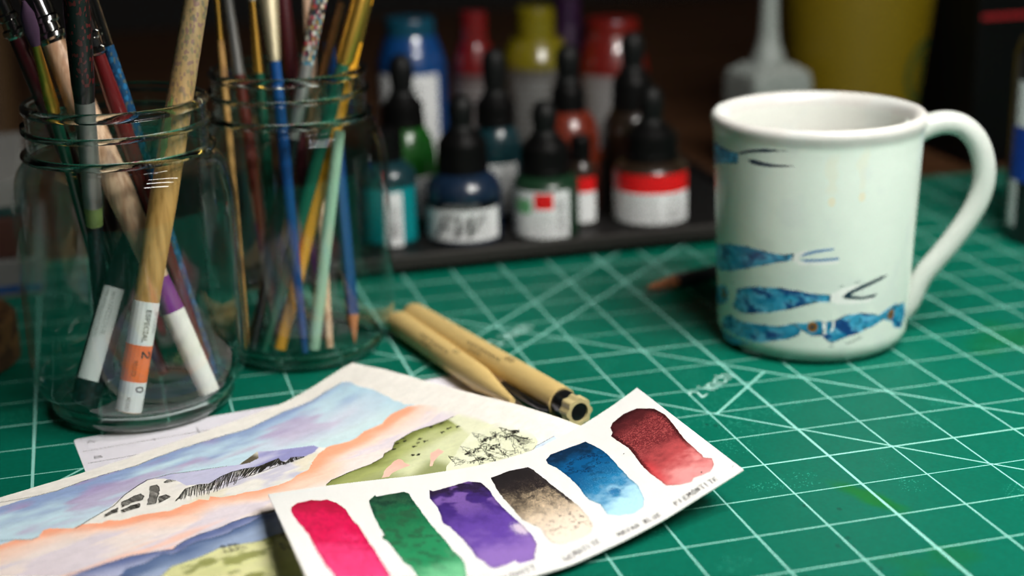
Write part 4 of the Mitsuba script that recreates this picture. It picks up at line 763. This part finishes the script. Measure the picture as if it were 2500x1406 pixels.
part(key, 'body', lathe([(0, ZB), (r * .94, ZB), (r, ZB + .0015), (r, .042), (r * .9, .047), (r * .5, .052), (0, .052)], 48, (*c, 0)), I_TEAL, smooth=45); part(key, 'cap', lathe([(0, .052), (.0085, .052), (.0085, .066), (.006, .068), (0, .068)], 32, (*c, 0)), M_BLACK)
cyl_label(key, 'wrap_label', c, r, -.014, .020, .010, .039, M_TEAL, .0001); cyl_label(key, 'barcode_label', c, r, .0005, .0098, .0085, .0372, M_WHITE, .0003)
f = on_cyl(c, r, .0005); rg = random.Random(5)
part(key + '__barcode_label', 'barcode', ribbons([[(.0032, z), (.0072, z)] for z in np.arange(.0135, .032, .00062) if rg.random() > .3], .00038, lambda q: f(q)), M_INKB, smooth=False)
c = (-.0611, .3029); r = .0200
key = dropper('squat blue-black ink bottle with a slanted monogram on its white label', c, r, .036, .0445, .0650, .0840, I_BLUEBK)
cyl_label(key, 'paper_label', c, r, -.026, .024, .0105, .0270, M_WHITE); cyl_label(key, 'dark_band', c, r, -.026, .024, .0270, .0310, M_BLACK)
sh = np.eye(4); sh[0, 1] = .45
m = meshkit.text_mesh('FW', .0110, .0001, True); m.apply_transform(sh); v = np.array(m.vertices); f = on_cyl(c, r, .0003)
part(key + '__paper_label', 'monogram', trimesh.Trimesh(f(np.c_[v[:, 0] * 1.0 - .0150, v[:, 1] + .0128], v[:, 2]), m.faces, process=False), M_INKB, smooth=False, label='black slanted letters FW')
m = meshkit.text_mesh('ACRYLIC', .0021, .0001, True); v = np.array(m.vertices)
part(key + '__dark_band', 'band_lettering', trimesh.Trimesh(f(np.c_[v[:, 0] * 1.5 - .0085, v[:, 1] + .0279], v[:, 2]), m.faces, process=False), M_GREYT, smooth=False)
print_lines(key, c, r, .0085, .0165, .0140, .0245, 7, M_GREYT)
c = (-.0183, .2950); r = .0176
key = dropper('dark green ink bottle with a white label bearing a red square and a barcode', c, r, .0365, .0415, .0600, .0790, I_DGREEN, capk=1.12)
cyl_label(key, 'paper_label', c, r, -.022, .0145, .0095, .0345, M_WHITE); cyl_label(key, 'green_patch', c, r, -.0165, -.0065, .0225, .0300, M_LGREEN, .0003); cyl_label(key, 'red_patch', c, r, -.0048, .0052, .0250, .0335, M_RED, .0003)
f = on_cyl(c, r, .0004); rg = random.Random(9)
part(key + '__paper_label', 'barcode', ribbons([[(.0072, z), (.0112, z)] for z in np.arange(.0135, .0305, .00062) if rg.random() > .3], .00038, lambda q: f(q)), M_INKB, smooth=False)
t = np.linspace(0, 2 * np.pi, 40); part(key + '__paper_label', 'round_emblem', ribbons([np.c_[.0003 + .0042 * np.cos(t), .0175 + .0048 * np.sin(t)], [(-.0008, .0155), (.0002, .0198), (.0018, .0190), (.0016, .0175), (-.0002, .0172)]], .0005, lambda q: f(q)), M_GREYT, smooth=False)
c = (.0439, .3033); r = .0202
key = dropper('brown ink bottle with a red-banded white label, nearest the mug', c, r, .0370, .0425, .0600, .0810, I_BROWN, capk=1.1)
cyl_label(key, 'paper_label', c, r, -.030, .026, .0095, .0262, M_WHITE); cyl_label(key, 'red_band', c, r, -.030, .026, .0262, .0365, M_RED)
print_lines(key, c, r, -.0145, .0045, .0120, .0240, 8, M_GREYT, 3); f = on_cyl(c, r, .0003)
part(key + '__paper_label', 'grey_emblem', ribbons([np.c_[.0135 + a_ * .0042 * np.cos(t), .0185 + a_ * .0058 * np.sin(t)] for a_ in (1, .55)] + [[(.009, .0115), (.012, .0150), (.0165, .0125), (.018, .0165)]], .0007, lambda q: f(q)), M_GREYT, smooth=False)
c = (-.0815, .3541); r = .0175
key = dropper('bright green ink bottle in the second row, between the rear jar and the blue-black bottle', c, r, .0450, .0600, .0755, .0985, I_GREEN); cyl_label(key, 'paper_label', c, r, -.018, .018, .0100, .0340, M_WHITE)
c = (-.0319, .3440); r = .0140
key = dropper('dark teal ink bottle standing behind the gap between the two white-labelled front bottles', c, r, .0480, .0590, .0740, .1000, I_TEAL, capk=1.2); cyl_label(key, 'paper_label', c, r, -.014, .014, .0100, .0385, M_WHITE)
c = (.0085, .3390); r = .0169
key = dropper('red-orange ink bottle behind the green-labelled white bottle', c, r, .0520, .0640, .0790, .1000, I_ORANGE, capk=.85); cyl_label(key, 'paper_label', c, r, .006, .018, .0100, .0340, M_WHITE)
c = (.0490, .3470); r = .0176
key = dropper('dark brown ink bottle directly behind the red-banded bottle', c, r, .0480, .0610, .0815, .1035, I_BROWN)
c = (.0060, .3095); r = .0085
key = thing('ink_bottle', 'slim bottle with a red and white label between two front ink bottles', 'ink bottle', 'small ink bottles in the dark tray')
part(key, 'body', lathe([(0, ZB), (r * .94, ZB), (r, ZB + .001), (r, .036), (r * .8, .040), (r * .5, .043), (0, .043)], 36, (*c, 0)), I_BROWN, smooth=45); part(key, 'cap', lathe([(0, .043), (.0055, .043), (.0055, .054), (.004, .056), (0, .056)], 24, (*c, 0)), M_BLACK)
cyl_label(key, 'paper_label', c, r, -.010, .010, .0095, .0262, M_WHITE); cyl_label(key, 'red_band', c, r, -.010, .010, .0262, .0345, M_RED)
def paint_bottle(label, c, r, zsh, zn, zc, body, cap, capr=.75, lab='bsdf_white_label'):
    key = thing('paint_bottle', label, 'paint bottle', 'large paint bottles in the back row')
    part(key, 'body', lathe([(0, ZB), (r * .93, ZB), (r, ZB + .002), (r, zsh - .004), (r * .97, zsh), (r * .86, zsh + (zn - zsh) * .5), (r * .72, zn), (0, zn)], 56, (*c, 0)), body, smooth=45)
    part(key, 'cap', lathe([(0, zn), (r * capr, zn), (r * capr, zc - .002), (r * capr * .94, zc), (0, zc)], 48, (*c, 0)), cap)
    cyl_label(key, 'paper_label', c, r, -.020, .021, .0150, zsh - .006, lab)
    print_lines(key, c, r, -.012, .010, .026, zsh - .014, 9, M_GREYT, 4)
    return key
P_BLUE, P_RED, P_YEL, P_RED2, P_PUR, P_CYAN = ink('blue_paint', [.003, .045, .17]), ink('red_paint', [.12, .003, .004]), ink('yellow_paint', [.135, .11, .002]), ink('scarlet_paint', [.12, .005, .003]), ink('purple_paint', [.02, .005, .025]), ink('cyan_paint', [.003, .05, .085])
paint_bottle('large blue paint bottle in the back row of the tray, furthest left', (-.0527, .4666), .0214, .0760, .0920, .1020, P_BLUE, P_CYAN, .72)
key = paint_bottle('narrow red paint bottle in the back row, second from the left', (-.0145, .4585), .0135, .0740, .0860, .1045, P_RED, P_RED, .62, mat('label_dim_red', [.07, .045, .045], .6))
key = paint_bottle('yellow paint bottle in the back row, between two red ones', (.0271, .4652), .0219, .0740, .0850, .1040, P_YEL, P_YEL, .55, mat('label_dim', [.07, .065, .06], .6))
key = paint_bottle('broad scarlet paint bottle in the back row, furthest right', (.0775, .4653), .0229, .0670, .0850, .0940, P_RED2, P_RED2, .74, mat('label_grey', [.16, .145, .145], .6))
paint_bottle('purple paint bottle between the yellow and scarlet ones, set furthest back', (.0560, .4900), .0118, .0740, .0880, .1050, P_PUR, P_PUR, .7, 'bsdf_label_dim')

# ------------------------------------------------------------------ behind the mug and at the edges
k = thing('glue_bottle', 'milky white square squeeze bottle with a long nozzle behind the mug', 'bottle')
M_MILK = mat('milky_plastic', [.22, .245, .23], .4)
gx, gy = .165, .42
sq = lambda a, z: np.c_[trimesh.path.polygons.Polygon(sbox(-a, -a, a, a)).buffer(.006, quad_segs=6).exterior.coords][:-1]
def loft(secs):
    V, F = [], []; n = None
    for a, rr_, z in secs:
        g = sbox(-a, -a, a, a).buffer(rr_, quad_segs=6); p = np.array(g.exterior.coords)[:-1]; n = len(p); V.append(np.c_[p, np.full(n, z)])
    V = np.concatenate(V); m = len(secs)
    for i in range(m - 1):
        for j in range(n): q, w = i * n + j, i * n + (j + 1) % n; F += [(q, q + n, w + n), (q, w + n, w)]
    V = np.vstack([V, [0, 0, secs[0][2]], [0, 0, secs[-1][2]]])
    for j in range(n): F += [(m * n, j, (j + 1) % n), (m * n + 1, (m - 1) * n + (j + 1) % n, (m - 1) * n + j)]
    return trimesh.Trimesh(V, F, process=False)
m = loft([(.0135, .005, 0), (.0155, .005, .002), (.0155, .006, .056), (.0135, .007, .062), (.0070, .007, .0665), (.0030, .006, .068)]); m.invert() if m.volume < 0 else None
m.apply_transform(trimesh.transformations.rotation_matrix(.15, [0, 0, 1])); m.apply_translation((gx, gy, 0)); part(k, 'body', m, M_MILK, smooth=40)
part(k, 'nozzle', lathe([(0, .068), (.0105, .068), (.0098, .073), (.0072, .079), (.0060, .088), (.0050, .112), (.0042, .128), (.0025, .132), (0, .132)], 36, (gx, gy, 0)), M_MILK, smooth=45)
k = thing('yellow_cup', 'tall yellow cup with a green ring emblem behind the mug', 'cup')
cx, cy = .2400, .4500
M_YEL = mat('yellow_plastic', [.135, .092, .0015], .45)
ry = lambda z: .0385 + .105 * z
part(k, 'body', lathe([(0, 0), (.036, 0), (.0385, .0015)] + [(ry(z), z) for z in np.linspace(.004, .150, 12)] + [(ry(.15) - .002, .151), (ry(.15) - .003, .150)] + [(ry(z) - .003, z) for z in np.linspace(.145, .006, 8)] + [(0, .005)], 80, (cx, cy, 0)), M_YEL, smooth=45)
def on_cup(q):
    a = np.radians(FACE) + q[:, 0] / .045; z = q[:, 1]; r = ry(z) + .0002
    return np.stack([cx + r * np.cos(a), cy + r * np.sin(a), z], -1)
t = np.linspace(0, 2 * np.pi, 49)
part(k + '__body', 'ring_emblem', ribbons([np.c_[.0500 + .0165 * np.cos(t), .0550 + .0185 * np.sin(t)]], .0040, on_cup), mat('emblem_green', [.008, .05, .012], .5), smooth=False, label='dark green ring emblem')
part(k + '__body', 'emblem_stroke', ribbons([[(.0500, .0440), (.0500, .0665), (.0470, .0635)]], .0048, on_cup), 'bsdf_emblem_green', smooth=False)
k = thing('paint_tube_bottle', 'black bottle with a blue and white label at the right edge', 'bottle')
c = (.2430, .2190); r = .0290
part(k, 'body', lathe([(0, 0), (r * .95, 0), (r, .002), (r, .098), (r * .9, .106), (r * .5, .114), (0, .114)], 64, (*c, 0)), M_BLACKG, smooth=45); part(k, 'cap', lathe([(0, .114), (.013, .114), (.013, .132), (.011, .134), (0, .134)], 40, (*c, 0)), M_BLACK)
cyl_label(k, 'blue_label', c, r, -.0400, .006, .0335, .0620, mat('label_blue', lin(16, 58, 150), .4)); cyl_label(k, 'white_strip', c, r, -.0400, -.0330, .0090, .0335, M_WHITE); cyl_label(k, 'white_strip', c, r, -.0375, .006, .0620, .0857, M_WHITE)
k = thing('storage_box', 'black box with a thin red stripe behind the black bottle', 'box')
part(k, 'case', bx(.290, .520, .385, .560, -.003, .165, .003), M_BLACK, smooth=30); part(k, 'red_stripe', bx(.292, .518, .3845, .3853, .0905, .0935), mat('stripe_red', lin(130, 14, 20), .5), smooth=False)
def cork_fn(p, n, uv):
    g = fbm(p.x * 180, p.y * 180, p.z * 180); s = noise(p.x * 420, p.y * 420, p.z * 300)
    return mix(mix(C3(98, 66, 32), C3(60, 38, 18), smoothstep(.35, .65, g)), C3(40, 24, 12), .7 * smoothstep(.68, .78, s))
whole('cork_block', 'round brown cork block at the left edge behind the front jar', 'cork', lathe([(0, 0), (.031, 0), (.033, .002), (.033, .020), (.031, .0225), (0, .0225)], 56, (-.3190, .2090, 0)), mat('cork', proc(cork_fn), .85))
k = thing('flat_box', 'white flat box with a blue stripe at the bottom of the pile behind the cork', 'box')
part(k, 'case', bx(-.400, -.277, .300, .420, 0, .0190, .001), mat('box_white', [.13, .13, .125], .6), smooth=30); part(k, 'blue_stripe', bx(-.399, -.278, .2994, .3002, .0030, .0062), M_BLUEB, smooth=False)
whole('book', 'dark red-brown book lying on the white box at the left edge', 'book', bx(-.405, -.280, .303, .420, .0190, .0410, .002), mat('book_cover', lin(58, 27, 17), .6))
whole('book', 'thin teal booklet on top of the red-brown book', 'book', bx(-.400, -.282, .302, .420, .0410, .0455, .0008), mat('book_teal', lin(10, 50, 47), .6))
whole('notepad', 'white notepad at the top of the pile at the left edge', 'notepad', bx(-.402, -.284, .301, .420, .0455, .0590, .0008), mat('notepad_white', [.17, .17, .16], .7))
whole('cardboard_box', 'ochre brown cardboard box far back at the left edge', 'box', bx(-.52, -.298, .56, .72, -.003, .095, .003), mat('cardboard', lin(62, 42, 16), .8))
